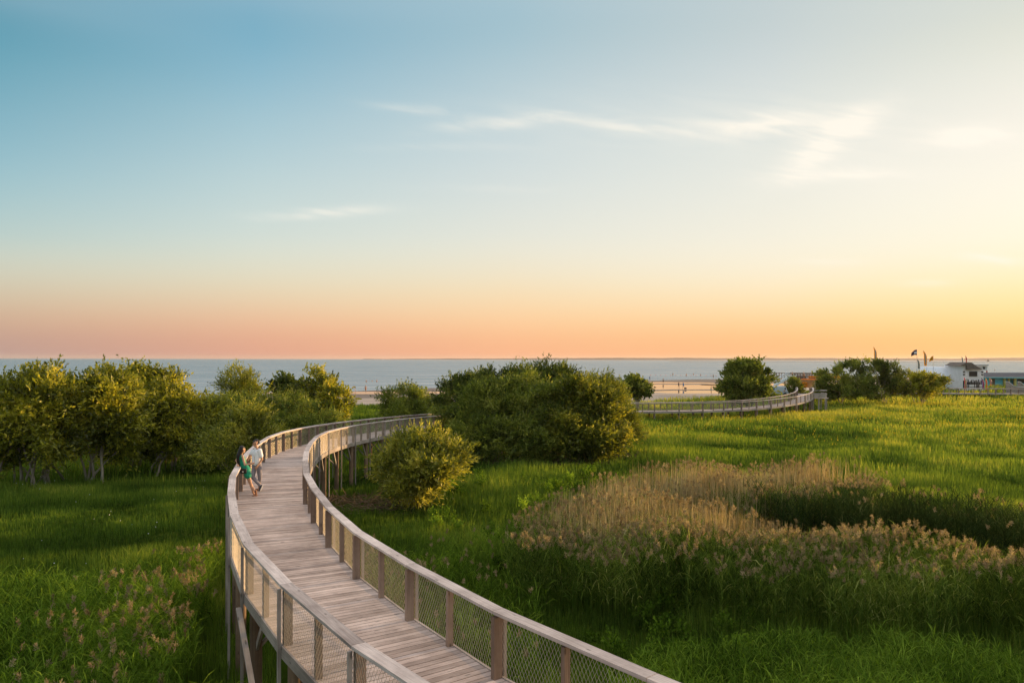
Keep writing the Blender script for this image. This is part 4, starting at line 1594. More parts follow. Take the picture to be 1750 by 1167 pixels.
def capsules(caps, n=12, m=5):
    V = []
    Fc = []
    for (p, q, r0, r1) in caps:
        p = Vector(p)
        q = Vector(q)
        d = (q - p)
        if d.length < 1e-5:
            d = Vector((0, 0, 1e-4))
        d.normalize()
        a = d.cross(Vector((0.31, 0.77, 0.2)))
        if a.length < 0.05:
            a = d.cross(Vector((1, 0, 0)))
        a.normalize()
        b = d.cross(a)
        rings = []
        for k in range(m + 1):
            t = -math.pi / 2 + (math.pi / 2) * k / m
            rings.append((p + d * (r0 * math.sin(t)), r0 * math.cos(t)))
        for k in range(m + 1):
            t = (math.pi / 2) * k / m
            rings.append((q + d * (r1 * math.sin(t)), r1 * math.cos(t)))
        o = len(V)
        for (c, r) in rings:
            for k in range(n):
                an = 2 * math.pi * k / n
                V.append(c + (a * math.cos(an) + b * math.sin(an)) * max(r, 1e-4))
        for i in range(len(rings) - 1):
            for k in range(n):
                k2 = (k + 1) % n
                Fc.append((o + i * n + k, o + i * n + k2, o + (i + 1) * n + k2, o + (i + 1) * n + k))
        Fc.append(tuple(o + k for k in range(n - 1, -1, -1)))
        Fc.append(tuple(o + (len(rings) - 1) * n + k for k in range(n)))
    return V, Fc


def fused(name, caps, mat, parent=None, voxel=0.014, scale=None, smooth=3, extra=None):
    V, Fc = capsules(caps)
    me = bpy.data.meshes.new(name)
    me.from_pydata([tuple(v) for v in V], [], Fc)
    me.update()
    o = link(name, me, None, mat)
    if parent is not None:
        o.parent = parent
    r = o.modifiers.new('fuse', 'REMESH')
    r.mode = 'VOXEL'
    r.voxel_size = voxel
    r.use_smooth_shade = True
    s = o.modifiers.new('soft', 'SMOOTH')
    s.factor = 0.5
    s.iterations = smooth
    return o


def bake(o):
    """apply the fuse modifiers without operators"""
    dg = bpy.context.evaluated_depsgraph_get()
    me = bpy.data.meshes.new_from_object(o.evaluated_get(dg))
    o.modifiers.clear()
    o.data = me
    return o


def hand(wr, d, side, curl=0.3, r=0.0085):
    """palm + four fingers + thumb as capsules; wr wrist, d pointing direction, side thumb side"""
    wr = Vector(wr)
    d = Vector(d).normalized()
    side = Vector(side)
    side = (side - d * side.dot(d)).normalized()
    up = d.cross(side).normalized()
    caps = []
    palm_end = wr + d * 0.085
    for k in (-1.2, -0.4, 0.4, 1.2):
        caps.append((wr + side * (k * 0.012), palm_end + side * (k * 0.020), 0.016, 0.012))
    for k, ln in zip((1.35, 0.45, -0.45, -1.35), (0.068, 0.078, 0.072, 0.056)):
        a = palm_end + side * (k * 0.0195)
        b = a + (d * math.cos(curl) + up * math.sin(curl)) * ln * 0.5
        c = b + (d * math.cos(curl * 2.4) + up * math.sin(curl * 2.4)) * ln * 0.5
        caps += [(a, b, r, r * 0.92), (b, c, r * 0.92, r * 0.8)]
    t0 = wr + d * 0.03 + side * 0.028
    t1 = t0 + (d * 0.6 + side * 0.8).normalized() * 0.035
    t2 = t1 + (d * 0.9 + side * 0.3 + up * 0.2).normalized() * 0.03
    caps += [(t0, t1, 0.0115, 0.010), (t1, t2, 0.010, 0.0085)]
    return caps


def head_caps(c, face, r=0.092):
    """c head centre; face: facing direction (horizontal-ish)"""
    c = Vector(c)
    f = Vector(face).normalized()
    s = Vector((-f.y, f.x, 0)).normalized()
    z = Vector((0, 0, 1))
    return [(c + z * 0.035 - f * 0.012, c + z * 0.02 + f * 0.012, r * 0.98, r * 0.93),
            (c - z * 0.02 + f * 0.02, c - z * 0.065 + f * 0.035, r * 0.78, r * 0.50),       # jaw
            (c - z * 0.085 + f * 0.060, c - z * 0.090 + f * 0.066, 0.024, 0.020),            # chin
            (c + f * 0.088 + z * 0.012, c + f * 0.108 - z * 0.022, 0.010, 0.015),            # nose
            (c + f * 0.086 - z * 0.050 - s * 0.02, c + f * 0.086 - z * 0.050 + s * 0.02, 0.009, 0.009),
            (c + f * 0.080 + z * 0.030 - s * 0.04, c + f * 0.080 + z * 0.030 + s * 0.04, 0.013, 0.013),
            (c + s * 0.088 + z * 0.010, c + s * 0.092 - z * 0.025, 0.018, 0.011),
            (c - s * 0.088 + z * 0.010, c - s * 0.092 - z * 0.025, 0.018, 0.011)]


def eyes(c, face, parent, mat='hair_dark'):
    c = Vector(c)
    f = Vector(face).normalized()
    s = Vector((-f.y, f.x, 0)).normalized()
    caps = []
    for k in (-1, 1):
        p = c + f * 0.090 + s * (0.031 * k) + Vector((0, 0, 0.006))
        caps.append((p - s * 0.008, p + s * 0.008, 0.008, 0.008))
        caps.append((p + Vector((0, 0, 0.024)) - s * 0.014, p + Vector((0, 0, 0.024)) + s * 0.014, 0.006, 0.006))
    V, Fc = capsules(caps, 8, 3)
    me = bpy.data.meshes.new('eyes')
    me.from_pydata([tuple(v) for v in V], [], Fc)
    o = link('eyes', me, None, M[mat])
    o.parent = parent
    return o


def build_man():
    root = thing('person', 'person in white t-shirt and grey trousers, legs crossed, one hand on the left railing', 'person', (-8.90, 26.0, 2.755))
    f = Vector((-0.72, -0.69, 0))
    hc = Vector((-0.10, 0.00, 1.675))
    hf = (-0.86, -0.45, -0.22)
    neck = Vector((-0.085, 0.02, 1.50))
    shR = Vector((-0.225, 0.14, 1.43))
    shL = Vector((0.085, -0.12, 1.43))
    elR, wrR = Vector((-0.36, 0.10, 1.20)), Vector((-0.44, 0.16, 1.045))
    elL, wrL = Vector((0.155, -0.12, 1.12)), Vector((0.03, -0.22, 0.90))
    hipR, knR, anR = Vector((-0.15, 0.07, 0.90)), Vector((-0.18, -0.10, 0.50)), Vector((0.07, -0.06, 0.19))
    hipL, knL, anL = Vector((0.02, -0.06, 0.90)), Vector((0.05, -0.02, 0.50)), Vector((0.0, 0.08, 0.09))
    caps = head_caps(hc, hf)
    caps += [(neck, hc - Vector((0, 0, 0.06)), 0.058, 0.056), (shR, neck - Vector((0, 0, 0.04)), 0.06, 0.065), (shL, neck - Vector((0, 0, 0.04)), 0.06, 0.065),
             (Vector((-0.075, 0.01, 1.35)), Vector((-0.07, 0.0, 1.0)), 0.085, 0.085),
             (shR, elR, 0.050, 0.040), (elR, wrR, 0.040, 0.027), (shL, elL, 0.052, 0.042), (elL, wrL, 0.042, 0.028),
             (hipR, knR, 0.085, 0.055), (knR, anR, 0.052, 0.036), (hipL, knL, 0.085, 0.055), (knL, anL, 0.055, 0.036),
             (anL, anL + Vector((-0.04, -0.05, -0.05)), 0.034, 0.03)]
    caps += hand(wrR, (-0.6, 0.25, -0.25), (0.3, 0.9, 0), 0.35)
    caps += hand(wrL, (-0.35, -0.12, -1), (-0.7, -0.6, 0), 0.5)
    bake(fused('body', caps, M['skin'], root, voxel=0.0075, smooth=2))
    eyes(hc, hf, root)
    # hair
    hv = Vector(hf).normalized()
    bake(fused('hair', [(hc + Vector((0, 0, 0.062)) - hv * 0.018, hc + Vector((0, 0, 0.055)) + hv * 0.03, 0.083, 0.070), (hc + Vector((0.03, 0.02, 0.03)) - hv * 0.03, hc + Vector((0, 0, 0.0)) - hv * 0.035, 0.080, 0.068)],
               M['hair_dark'], root, voxel=0.009, smooth=2))
    # t-shirt
    mid = Vector((-0.075, 0.01, 1.3))
    sc = [(shR + Vector((0.02, -0.01, -0.02)), shL + Vector((-0.02, 0.01, -0.02)), 0.078, 0.078), (Vector((-0.14, 0.07, 1.34)), Vector((-0.14, 0.06, 0.98)), 0.112, 0.112),
          (Vector((-0.01, -0.05, 1.34)), Vector((-0.01, -0.05, 0.98)), 0.112, 0.112), (neck - Vector((0, 0, 0.05)), mid, 0.085, 0.12),
          (Vector((-0.13, 0.05, 0.97)), Vector((0.0, -0.04, 0.93)), 0.115, 0.115),
          (shR, shR.lerp(elR, 0.55), 0.073, 0.070), (shL, shL.lerp(elL, 0.62), 0.076, 0.074)]
    bake(fused('t_shirt', sc, M['white_cloth'], root, voxel=0.012, smooth=2))
    bake(fused('trousers', [(hipR + Vector((0, 0, 0.02)), hipL + Vector((0, 0, 0.02)), 0.108, 0.108), (hipR, knR, 0.098, 0.072), (knR, anR + Vector((-0.01, 0, 0.02)), 0.070, 0.054),
                            (hipL, knL, 0.098, 0.072), (knL, anL + Vector((0, 0, 0.10)), 0.070, 0.056)], M['grey_cloth'], root, voxel=0.012, smooth=2))
    # shoes: crossed foot stands on its toe
    bake(fused('shoe', [(anR + Vector((0.03, 0.0, -0.02)), anR + Vector((-0.005, -0.05, -0.145)), 0.046, 0.038), (anR + Vector((0.055, 0.01, 0.0)), anR + Vector((0.03, 0.0, -0.10)), 0.034, 0.034)], M['shoe'], root, voxel=0.009, smooth=2))
    bake(fused('sole', [(anR + Vector((0.085, 0.01, 0.0)), anR + Vector((0.03, -0.06, -0.165)), 0.024, 0.020)], M['sole'], root, voxel=0.008, smooth=1))
    bake(fused('shoe', [(anL + Vector((0.01, 0.01, -0.04)), anL + Vector((-0.12, -0.10, -0.062)), 0.044, 0.034)], M['sandal'], root, voxel=0.009, smooth=2))
    return root


def build_woman():
    root = thing('person', 'person with long dark hair in a short green dress leaning back on the left railing', 'person', (-8.74, 25.05, 2.755))
    hf = (0.72, 0.66, -0.1)
    hc = Vector((-0.40, 0.04, 1.555))
    neck = Vector((-0.43, 0.02, 1.40))
    shN = Vector((-0.33, -0.13, 1.345))       # near shoulder (her right)
    shF = Vector((-0.53, 0.15, 1.345))
    elN, wrN = Vector((-0.22, -0.22, 1.09)), Vector((-0.06, -0.12, 1.10))
    elF, wrF = Vector((-0.66, 0.16, 1.17)), Vector((-0.56, 0.10, 1.035))
    hipN, knN, anN = Vector((-0.20, -0.07, 0.82)), Vector((-0.09, -0.06, 0.45)), Vector((0.0, -0.02, 0.09))
    hipF, knF, anF = Vector((-0.27, 0.07, 0.82)), Vector((-0.15, 0.04, 0.46)), Vector((0.07, -0.08, 0.17))
    caps = head_caps(hc, hf, 0.086)
    caps += [(neck, hc - Vector((0, 0, 0.06)), 0.045, 0.045), (shN, neck - Vector((0, 0, 0.03)), 0.045, 0.05), (shF, neck - Vector((0, 0, 0.03)), 0.045, 0.05),
             (Vector((-0.42, 0.01, 1.30)), Vector((-0.33, 0.0, 1.02)), 0.08, 0.075), (Vector((-0.33, 0.0, 1.02)), Vector((-0.235, 0.0, 0.84)), 0.085, 0.11),
             (shN, elN, 0.040, 0.033), (elN, wrN, 0.033, 0.022), (shF, elF, 0.040, 0.033), (elF, wrF, 0.033, 0.022),
             (hipN, knN, 0.085, 0.052), (knN, anN, 0.052, 0.032), (hipF, knF, 0.085, 0.052), (knF, anF, 0.052, 0.032),
             (anN, anN + Vector((0.02, 0.03, -0.06)), 0.030, 0.024), (anN + Vector((0.01, 0.0, -0.065)), anN + Vector((0.07, 0.07, -0.072)), 0.024, 0.018),
             (anF + Vector((0.01, 0, -0.02)), anF + Vector((0.03, 0.02, -0.14)), 0.028, 0.022)]
    caps += hand(wrN, (0.9, 0.3, 0.15), (0, 0.2, 1), 0.5, 0.008)
    caps += hand(wrF, (0.3, -0.7, -0.2), (-0.5, -0.4, 0.2), 0.3, 0.008)
    bake(fused('body', caps, M['skin'], root, voxel=0.0075, smooth=2))
    eyes(hc, hf, root)
    hv = Vector(hf).normalized()
    bake(fused('hair', [(hc + Vector((0, 0, 0.055)) - hv * 0.02, hc + Vector((0, 0, 0.05)) + hv * 0.015, 0.086, 0.075), (hc - hv * 0.04, hc - hv * 0.10 + Vector((-0.02, 0, -0.20)), 0.085, 0.085),
                        (hc - hv * 0.10 + Vector((-0.02, 0, -0.20)), hc - hv * 0.10 + Vector((-0.02, -0.02, -0.42)), 0.085, 0.060), (hc - hv * 0.10 + Vector((-0.02, -0.02, -0.42)), hc - hv * 0.06 + Vector((0.0, -0.05, -0.55)), 0.058, 0.02)],
               M['hair_dark'], root, voxel=0.009, smooth=2))
    dc = [(Vector((-0.365, -0.07, 1.31)), Vector((-0.47, 0.08, 1.31)), 0.075, 0.075), (shN + Vector((-0.03, 0.03, 0.0)), Vector((-0.40, 0.0, 1.25)), 0.055, 0.105), (shF + Vector((0.03, -0.03, 0)), Vector((-0.42, 0.02, 1.25)), 0.055, 0.105),
          (Vector((-0.41, 0.01, 1.25)), Vector((-0.33, 0.0, 1.03)), 0.115, 0.108), (Vector((-0.33, 0.0, 1.03)), Vector((-0.24, 0.0, 0.86)), 0.110, 0.145),
          (Vector((-0.22, -0.06, 0.86)), Vector((-0.17, -0.07, 0.70)), 0.125, 0.120), (Vector((-0.27, 0.05, 0.86)), Vector((-0.21, 0.04, 0.70)), 0.125, 0.120)]
    bake(fused('dress', dc, M['green_cloth'], root, voxel=0.012, smooth=2))
    for (a, fw) in ((anN, Vector((0.075, 0.075, 0))), (anF, Vector((0.02, 0.02, -0.13)))):
        s = MB()
        if fw.z == 0:
            s.beam(a + Vector((-0.03, -0.02, -0.096)), a + fw * 1.3 + Vector((0, 0, -0.096)), 0.075, 0.022)
            s.beam(a + Vector((0.03, 0.005, -0.05)) - Vector((0.03, -0.03, 0)), a + Vector((0.03, 0.04, -0.05)) + Vector((0.03, -0.03, 0)), 0.02, 0.05)
        else:
            s.beam(a + Vector((0.045, -0.02, 0.05)), a + Vector((0.06, 0.0, -0.155)), 0.022, 0.085, up=(0, 1, 0))
            s.beam(a + Vector((-0.02, 0, -0.02)), a + Vector((0.05, 0, -0.02)), 0.07, 0.02)
        o = s.build('sandal', M['sandal'], None)
        o.parent = root
    b = thing('shoulder_bag', 'small black shoulder bag hanging at the hip of the person in the green dress', 'bag', (-9.02, 24.86, 3.62))
    s = MB()
    v = []
    bagc = Vector((0, 0, 0))
    s.beam((-0.105, 0, 0), (0.105, 0.01, 0), 0.07, 0.165)
    o = s.build('bag_body', M['black'], None)
    o.parent = b
    bv = o.modifiers.new('b', 'BEVEL')
    bv.width = 0.018
    bv.segments = 3
    s = MB()
    s.tube([(-0.10, 0, 0.08), (-0.14, 0.05, 0.30), (-0.13, 0.10, 0.52)], [0.006] * 3, n=6)
    s.tube([(0.10, 0.01, 0.08), (0.05, 0.03, 0.30), (-0.07, 0.06, 0.53)], [0.006] * 3, n=6)
    o = s.build('strap', M['black'], None)
    o.parent = b
    s = MB()
    s.box(-0.03, 0.02, -0.042, -0.037, -0.035, 0.005)
    o = s.build('clasp', M['sole'], None)
    o.parent = b
    return root


build_man()
build_woman()


def small_figure(kind):
    """returns capsule lists for (body, clothes)"""
    f = (0.3, -1, 0)
    if kind == 'walk':
        body = head_caps((0, 0, 1.62), f, 0.09) + [((0, 0, 1.45), (0, 0, 1.55), .05, .05), ((0, 0, 1.32), (0, 0, 0.95), .13, .11), ((-.18, 0, 1.4), (.18, 0, 1.4), .05, .05),
            ((.19, 0, 1.38), (.26, .05, 1.1), .045, .035), ((.26, .05, 1.1), (.24, -.1, .88), .035, .03), ((-.19, 0, 1.38), (-.24, -.08, 1.1), .045, .035), ((-.24, -.08, 1.1), (-.22, -.2, .9), .035, .03),
            ((.08, 0, .9), (.16, -.05, .48), .085, .055), ((.16, -.05, .48), (.24, .05, .07), .055, .04), ((-.08, 0, .9), (-.12, -.02, .48), .085, .055), ((-.12, -.02, .48), (-.2, 0, .07), .055, .04),
            ((.24, .05, .06), (.30, -.05, .04), .04, .03), ((-.2, 0, .06), (-.26, -.1, .04), .04, .03)]
        cl = [((.05, 0, 1.33), (-.05, 0, 1.33), .14, .14), ((0, 0, 1.3), (0, 0, .92), .145, .135), ((.06, 0, .92), (.12, -.03, .65), .105, .09), ((-.06, 0, .92), (-.1, -.02, .65), .105, .09)]
    elif kind == 'stand':
        body = head_caps((0, 0, 1.60), f, 0.09) + [((0, 0, 1.43), (0, 0, 1.52), .05, .05), ((0, 0, 1.30), (0, 0, 0.95), .12, .11), ((-.17, 0, 1.38), (.17, 0, 1.38), .05, .05),
            ((.18, 0, 1.36), (.24, 0, 1.08), .045, .035), ((.24, 0, 1.08), (.22, -.05, .84), .035, .03), ((-.18, 0, 1.36), (-.24, 0, 1.08), .045, .035), ((-.24, 0, 1.08), (-.22, -.05, .84), .035, .03),
            ((.08, 0, .88), (.09, 0, .46), .085, .055), ((.09, 0, .46), (.09, 0, .06), .055, .04), ((-.08, 0, .88), (-.09, 0, .46), .085, .055), ((-.09, 0, .46), (-.09, 0, .06), .055, .04),
            ((.09, 0, .05), (.11, -.12, .04), .04, .03), ((-.09, 0, .05), (-.11, -.12, .04), .04, .03)]
        cl = [((.06, 0, .94), (.08, 0, .68), .11, .10), ((-.06, 0, .94), (-.08, 0, .68), .11, .10), ((0, 0, 1.0), (0, 0, .9), .13, .13)]
    elif kind == 'bend':
        body = head_caps((-.45, -.1, .95), f, 0.09) + [((-.36, -.05, 1.0), (-.42, -.08, .98), .05, .05), ((-.3, 0, 1.05), (0, 0, 0.92), .12, .12), ((-.3, -.15, 1.05), (-.3, .15, 1.05), .05, .05),
            ((-.3, -.15, 1.02), (-.36, -.15, .7), .045, .035), ((-.36, -.15, .7), (-.38, -.12, .45), .035, .03), ((-.3, .15, 1.02), (-.34, .12, .7), .045, .035), ((-.34, .12, .7), (-.4, .1, .45), .035, .03),
            ((.02, -.08, .88), (-.02, -.1, .46), .085, .055), ((-.02, -.1, .46), (.05, -.1, .06), .055, .04), ((.02, .08, .88), (0, .1, .46), .085, .055), ((0, .1, .46), (.1, .1, .06), .055, .04),
            ((.05, -.1, .05), (-.06, -.12, .04), .04, .03), ((.1, .1, .05), (0, .1, .04), .04, .03)]
        cl = [((-.05, 0, .95), (.03, 0, .85), .14, .13), ((.02, -.08, .86), (0, -.09, .62), .10, .09), ((.02, .08, .86), (.01, .09, .62), .10, .09)]
    elif kind == 'wade':
        body = head_caps((0, 0, .78), f, 0.09) + [((0, 0, .6), (0, 0, .7), .05, .05), ((0, 0, .5), (0, 0, 0.0), .13, .12), ((-.18, 0, .56), (.18, 0, .56), .05, .05),
            ((.19, 0, .54), (.3, 0, .3), .045, .035), ((.3, 0, .3), (.34, -.1, .12), .035, .03), ((-.19, 0, .54), (-.28, 0, .3), .045, .035), ((-.28, 0, .3), (-.36, -.1, .15), .035, .03)]
        cl = [((0, 0, .06), (0, 0, -.05), .14, .14)]
    elif kind == 'sit':
        body = head_caps((-.1, 0, .78), f, 0.09) + [((-.08, 0, .6), (-.1, 0, .7), .05, .05), ((-.05, 0, .5), (0, 0, 0.15), .12, .13), ((-.05, -.17, .54), (-.05, .17, .54), .05, .05),
            ((-.05, .17, .52), (.1, .2, .3), .045, .035), ((.1, .2, .3), (.3, .12, .35), .035, .03), ((-.05, -.17, .52), (.1, -.2, .3), .045, .035), ((.1, -.2, .3), (.3, -.12, .35), .035, .03),
            ((.0, -.08, .12), (.38, -.1, .42), .08, .055), ((.38, -.1, .42), (.55, -.1, .06), .055, .04), ((.0, .08, .12), (.38, .1, .42), .08, .055), ((.38, .1, .42), (.55, .1, .06), .055, .04),
            ((.55, -.1, .05), (.64, -.1, .04), .04, .03), ((.55, .1, .05), (.64, .1, .04), .04, .03)]
        cl = [((-.04, 0, .46), (0, 0, .14), .135, .15), ((.02, -.08, .14), (.2, -.09, .28), .10, .08), ((.02, .08, .14), (.2, .09, .28), .10, .08)]
    return body, cl


FIG = {}


def figure(kind, label, px, py, z, col, rot=0.0, group=None, scale=1.0, name='person', Y=None):
    if kind not in FIG:
        b, c = small_figure(kind)
        o1 = bake(fused('body', b, M['skin'], None, voxel=0.022, smooth=2))
        o2 = bake(fused('clothes', c, M['white_cloth'], None, voxel=0.03, smooth=1))
        FIG[kind] = (o1.data, o2.data)
        bpy.data.objects.remove(o1)
        bpy.data.objects.remove(o2)
    p = WZ(px, py, z) if Y is None else WD(px, py, Y)
    root = thing(name, label, 'person', p, group)
    root.rotation_euler = (0, 0, rot)
    root.scale = (scale,) * 3
    b = bpy.data.objects.new('body', FIG[kind][0])
    COL.objects.link(b)
    b.parent = root
    cm_ = FIG[kind][1].copy()
    cm_.materials.clear()
    cm_.materials.append(col)
    c = bpy.data.objects.new('clothes', cm_)
    COL.objects.link(c)
    c.parent = root
    return root


c_blue = plain('blue_cloth', (0.03, 0.20, 0.45))
c_red = plain('red_cloth', (0.55, 0.06, 0.04))
c_dark = plain('dark_cloth', (0.03, 0.03, 0.04))
c_teal = plain('teal_cloth', (0.03, 0.32, 0.30))
c_orange = plain('orange_cloth', (0.65, 0.22, 0.05))
GP = 'people on the beach and in the shallows'
BZ = -0.5
figure('stand', 'person in an orange wrap standing on the sand in the beach gap', 625, 671.5, -0.42, c_orange, 0.4, GP)
figure('bend', 'person bending down at the water edge left of the orange-clad one', 607, 668.5, -0.5, c_dark, 0.2, GP)
figure('wade', 'person wading in the sea, leftmost of three beyond the orange-clad one', 626, 654.2, SEA_Z, c_dark, 0.1, GP)
figure('wade', 'person low in the sea, middle of three beyond the orange-clad one', 636, 654.4, SEA_Z - 0.35, c_dark, 0.9, GP)
figure('wade', 'person wading in the sea, rightmost of three beyond the orange-clad one', 644, 653.5, SEA_Z, c_red, -0.6, GP)
figure('walk', 'person in dark clothes striding across the big tidal pool with arms out', 1160, 661.7, SEA_Z + 0.02, c_dark, 0.3, GP)
figure('walk', 'person in blue walking beside a dark bag on the wet sand', 1168, 662.2, BZ, c_blue, -0.4, GP)
figure('stand', 'person in a teal top standing in the nearest tidal pool, left of the round tree', 1215.5, 670, SEA_Z + 0.02, c_teal, 0.8, GP)
figure('stand', 'dark-clad person at the water edge left of the round tree', 1219, 645, -0.55, c_dark, 0, GP)
figure('wade', 'person standing in the shallows, leftmost of the row before the buoy line', 1150, 640.7, SEA_Z, c_teal, 0, GP, 1.5)
figure('wade', 'person in blue in the shallows, second of the row at the buoy line', 1173, 641.8, SEA_Z, c_blue, 0.5, GP, 1.5)
figure('wade', 'pale person in the shallows, third of the row at the buoy line', 1185, 639.5, SEA_Z, c_red, 0, GP, 1.2)
figure('wade', 'person in the shallows, last of the row at the buoy line', 1197, 640.6, SEA_Z, c_dark, 1, GP, 1.2)
figure('walk', 'person walking on the spit beside the small lone tree', 1110.5, 649.5, -0.58, c_blue, 0, GP)
figure('stand', 'far person on the sandbar, right of the small lone tree', 1133.5, 653.8, -0.56, c_dark, 0, GP)
figure('stand', 'person in teal standing right of the round tree near the water', 1315, 644, -0.55, c_teal, 0.3, GP)
figure('walk', 'person in orange on the beach behind the low blue building', 1700, 631, -0.5, c_orange, 0.3, GP, Y=None)
b_ = thing('beach_bag', 'dark bag lying on the wet sand beside the person in blue', 'bag', WZ(1171.5, 663.6, BZ))
s_ = MB()
s_.tube([(-0.35, 0, 0.16), (-0.2, 0, 0.2), (0.2, 0, 0.2), (0.35, 0, 0.16)], [0.10, 0.2, 0.2, 0.10], n=10)
o_ = s_.build('bag_body', M['black'], None)
o_.parent = b_
s_ = MB()
s_.tube([(-0.2, 0, 0.36), (0, 0, 0.52), (0.2, 0, 0.36)], [0.02] * 3, n=5)
o_ = s_.build('handle', M['black'], None)
o_.parent = b_


# ------------------------------------------------------------------ small water things
def buoy(px, py, col, s=0.3, label='small orange float on the swimming line', group='floats of the swimming line'):
    p = WZ(px, py, SEA_Z)
    V, Fc = capsules([((0, 0, 0), (0, 0, s * 0.5), s, s * 0.8), ((0, 0, s), (0, 0, s * 1.8), s * 0.25, s * 0.2)], 10, 4)
    me = bpy.data.meshes.new('buoy')
    me.from_pydata([tuple(v) for v in V], [], Fc)
    o = link('buoy', me, None, col)
    o.location = p
    return tag(o, label, 'buoy', group)


for k in range(14):
    buoy(1112 + k * 8.6, 640.6 + 0.02 * k, c_red, 0.22)


def sailboat(px, py, h, label):
    p = WZ(px, py, SEA_Z)
    r = thing('sailboat', label, 'boat', p)
    s = MB()
    L_ = h * 0.9
    s.tube([(-L_ / 2, 0, 0.3), (-L_ * 0.3, 0, 0.25), (L_ * 0.2, 0, 0.25), (L_ / 2, 0, 0.5)], [h * 0.03, h * 0.09, h * 0.09, h * 0.02], n=8)
    o = s.build('hull', M['white_cloth'], None)
    o.parent = r
    me = bpy.data.meshes.new('sail')
    t = h * 0.01
    me.from_pydata([(0, -t, h * 0.12), (-L_ * 0.42, -t, h * 0.12), (0, -t, h), (0, t, h * 0.12), (-L_ * 0.42, t, h * 0.12), (0, t, h)], [], [(0, 1, 2), (5, 4, 3), (0, 3, 4, 1), (1, 4, 5, 2), (2, 5, 3, 0)])
    o = link('sail', me, None, M['white_cloth'])
    o.parent = r
    s = MB()
    s.tube([(0.0, 0, 0.2), (0, 0, h * 1.05)], [h * 0.012, h * 0.008], n=6)
    o = s.build('mast', M['sole'], None)
    o.parent = r
    r.rotation_euler = (0, 0, 0.4)


sailboat(655, 615.6, 8, 'tiny white sailboat on the horizon above the beach gap')
buoy(250, 619.8, plain('yellow_float', (0.7, 0.5, 0.15)), 1.0, 'lone pale marker float far out on the sea at the left', None)
# kite
r_ = thing('kite', 'small orange surf kite low over the sea behind the central thicket', 'kite', WD(883, 612, 700))
arc = []
for k in range(9):
    t = -1 + k / 4
    arc.append(Vector((t * 3.0, 0, 2.0 - 1.4 * t * t + t * 1.3)))
vs, fs = [], []
for k, a in enumerate(arc):
    c = 0.9 * (1 - 0.6 * abs(-1 + k / 4))
    vs += [a + Vector((0, -c, 0)), a + Vector((0, -c, 0.12)), a + Vector((0, c, 0.25)), a + Vector((0, c, 0.1))]
    if k:
        o = 4 * k
        for j in range(4):
            fs.append((o - 4 + j, o - 4 + (j + 1) % 4, o + (j + 1) % 4, o + j))
fs += [(0, 1, 2, 3), (35, 34, 33, 32)]
me = bpy.data.meshes.new('canopy')
me.from_pydata([tuple(v) for v in vs], [], fs)
o_ = link('canopy', me, None, c_orange)
o_.parent = r_
s_ = MB()
s_.tube([arc[0], (0.0, 0, -2.2)], [0.05, 0.05], n=4)
s_.tube([arc[-1], (0.0, 0, -2.2)], [0.05, 0.05], n=4)
o_ = s_.build('lines', c_dark, None)
o_.parent = r_
# navigation mark on the spit
r_ = thing('beacon', 'small dark framework beacon standing on the far spit at the right', 'beacon', WD(1688.5, 617, 2690))
s_ = MB()
for sx in (-1, 1):
    for sy in (-1, 1):
        s_.beam((sx * 2.4, sy * 2.4, -2), (sx * 1.4, sy * 1.4, 7), 0.5, 0.5)
o_ = s_.build('frame', c_dark, None)
o_.parent = r_
s_ = MB()
s_.box(-3.2, 3.2, -3.2, 3.2, 7, 9.5)
s_.box(-1.2, 1.2, -1.2, 1.2, 9.5, 12)
o_ = s_.build('cabin', c_dark, None)
o_.parent = r_

# ------------------------------------------------------------------ beach buildings
M['hall_white'] = plain('white_tarp', (0.80, 0.86, 0.92), rough=0.8, var=0.06, scale=0.8)
M['roof_dark'] = plain('dark_roof', (0.10, 0.10, 0.11), rough=0.85, var=0.2, scale=1.5)
M['roof_brown'] = plain('grey_brown_roof', (0.16, 0.135, 0.115), rough=0.9, var=0.25, scale=2)
M['shop_white'] = plain('shop_white', (0.84, 0.80, 0.82), rough=0.8, var=0.08, scale=1)
M['blue_paint'] = plain('light_blue_paint', (0.14, 0.52, 0.70), rough=0.7, var=0.06)
M['yellow_paint'] = plain('yellow_paint', (0.55, 0.48, 0.16), rough=0.7, var=0.06)
M['ply'] = wood_mat('orange_boards', (0.32, 0.16, 0.06), (0.62, 0.36, 0.16), knots=False)
M['grey_metal'] = plain('grey_metal', (0.30, 0.30, 0.32), rough=0.5)
M['van_white'] = plain('van_paint', (0.55, 0.62, 0.68), rough=0.35, var=0.03)
M['glass'] = plain('dark_glass', (0.02, 0.03, 0.04), rough=0.1)


def wall_px(mb, x0, x1, y0, y1, Y, d=0.3, tone=None):
    a = WD(x0, y1, Y)
    b = WD(x1, y0, Y)
    mb.box(a.x, b.x, Y, Y + d, a.z, b.z, tone)


def kid(mb, name, mat, root):
    return mb.build(name, mat, root)


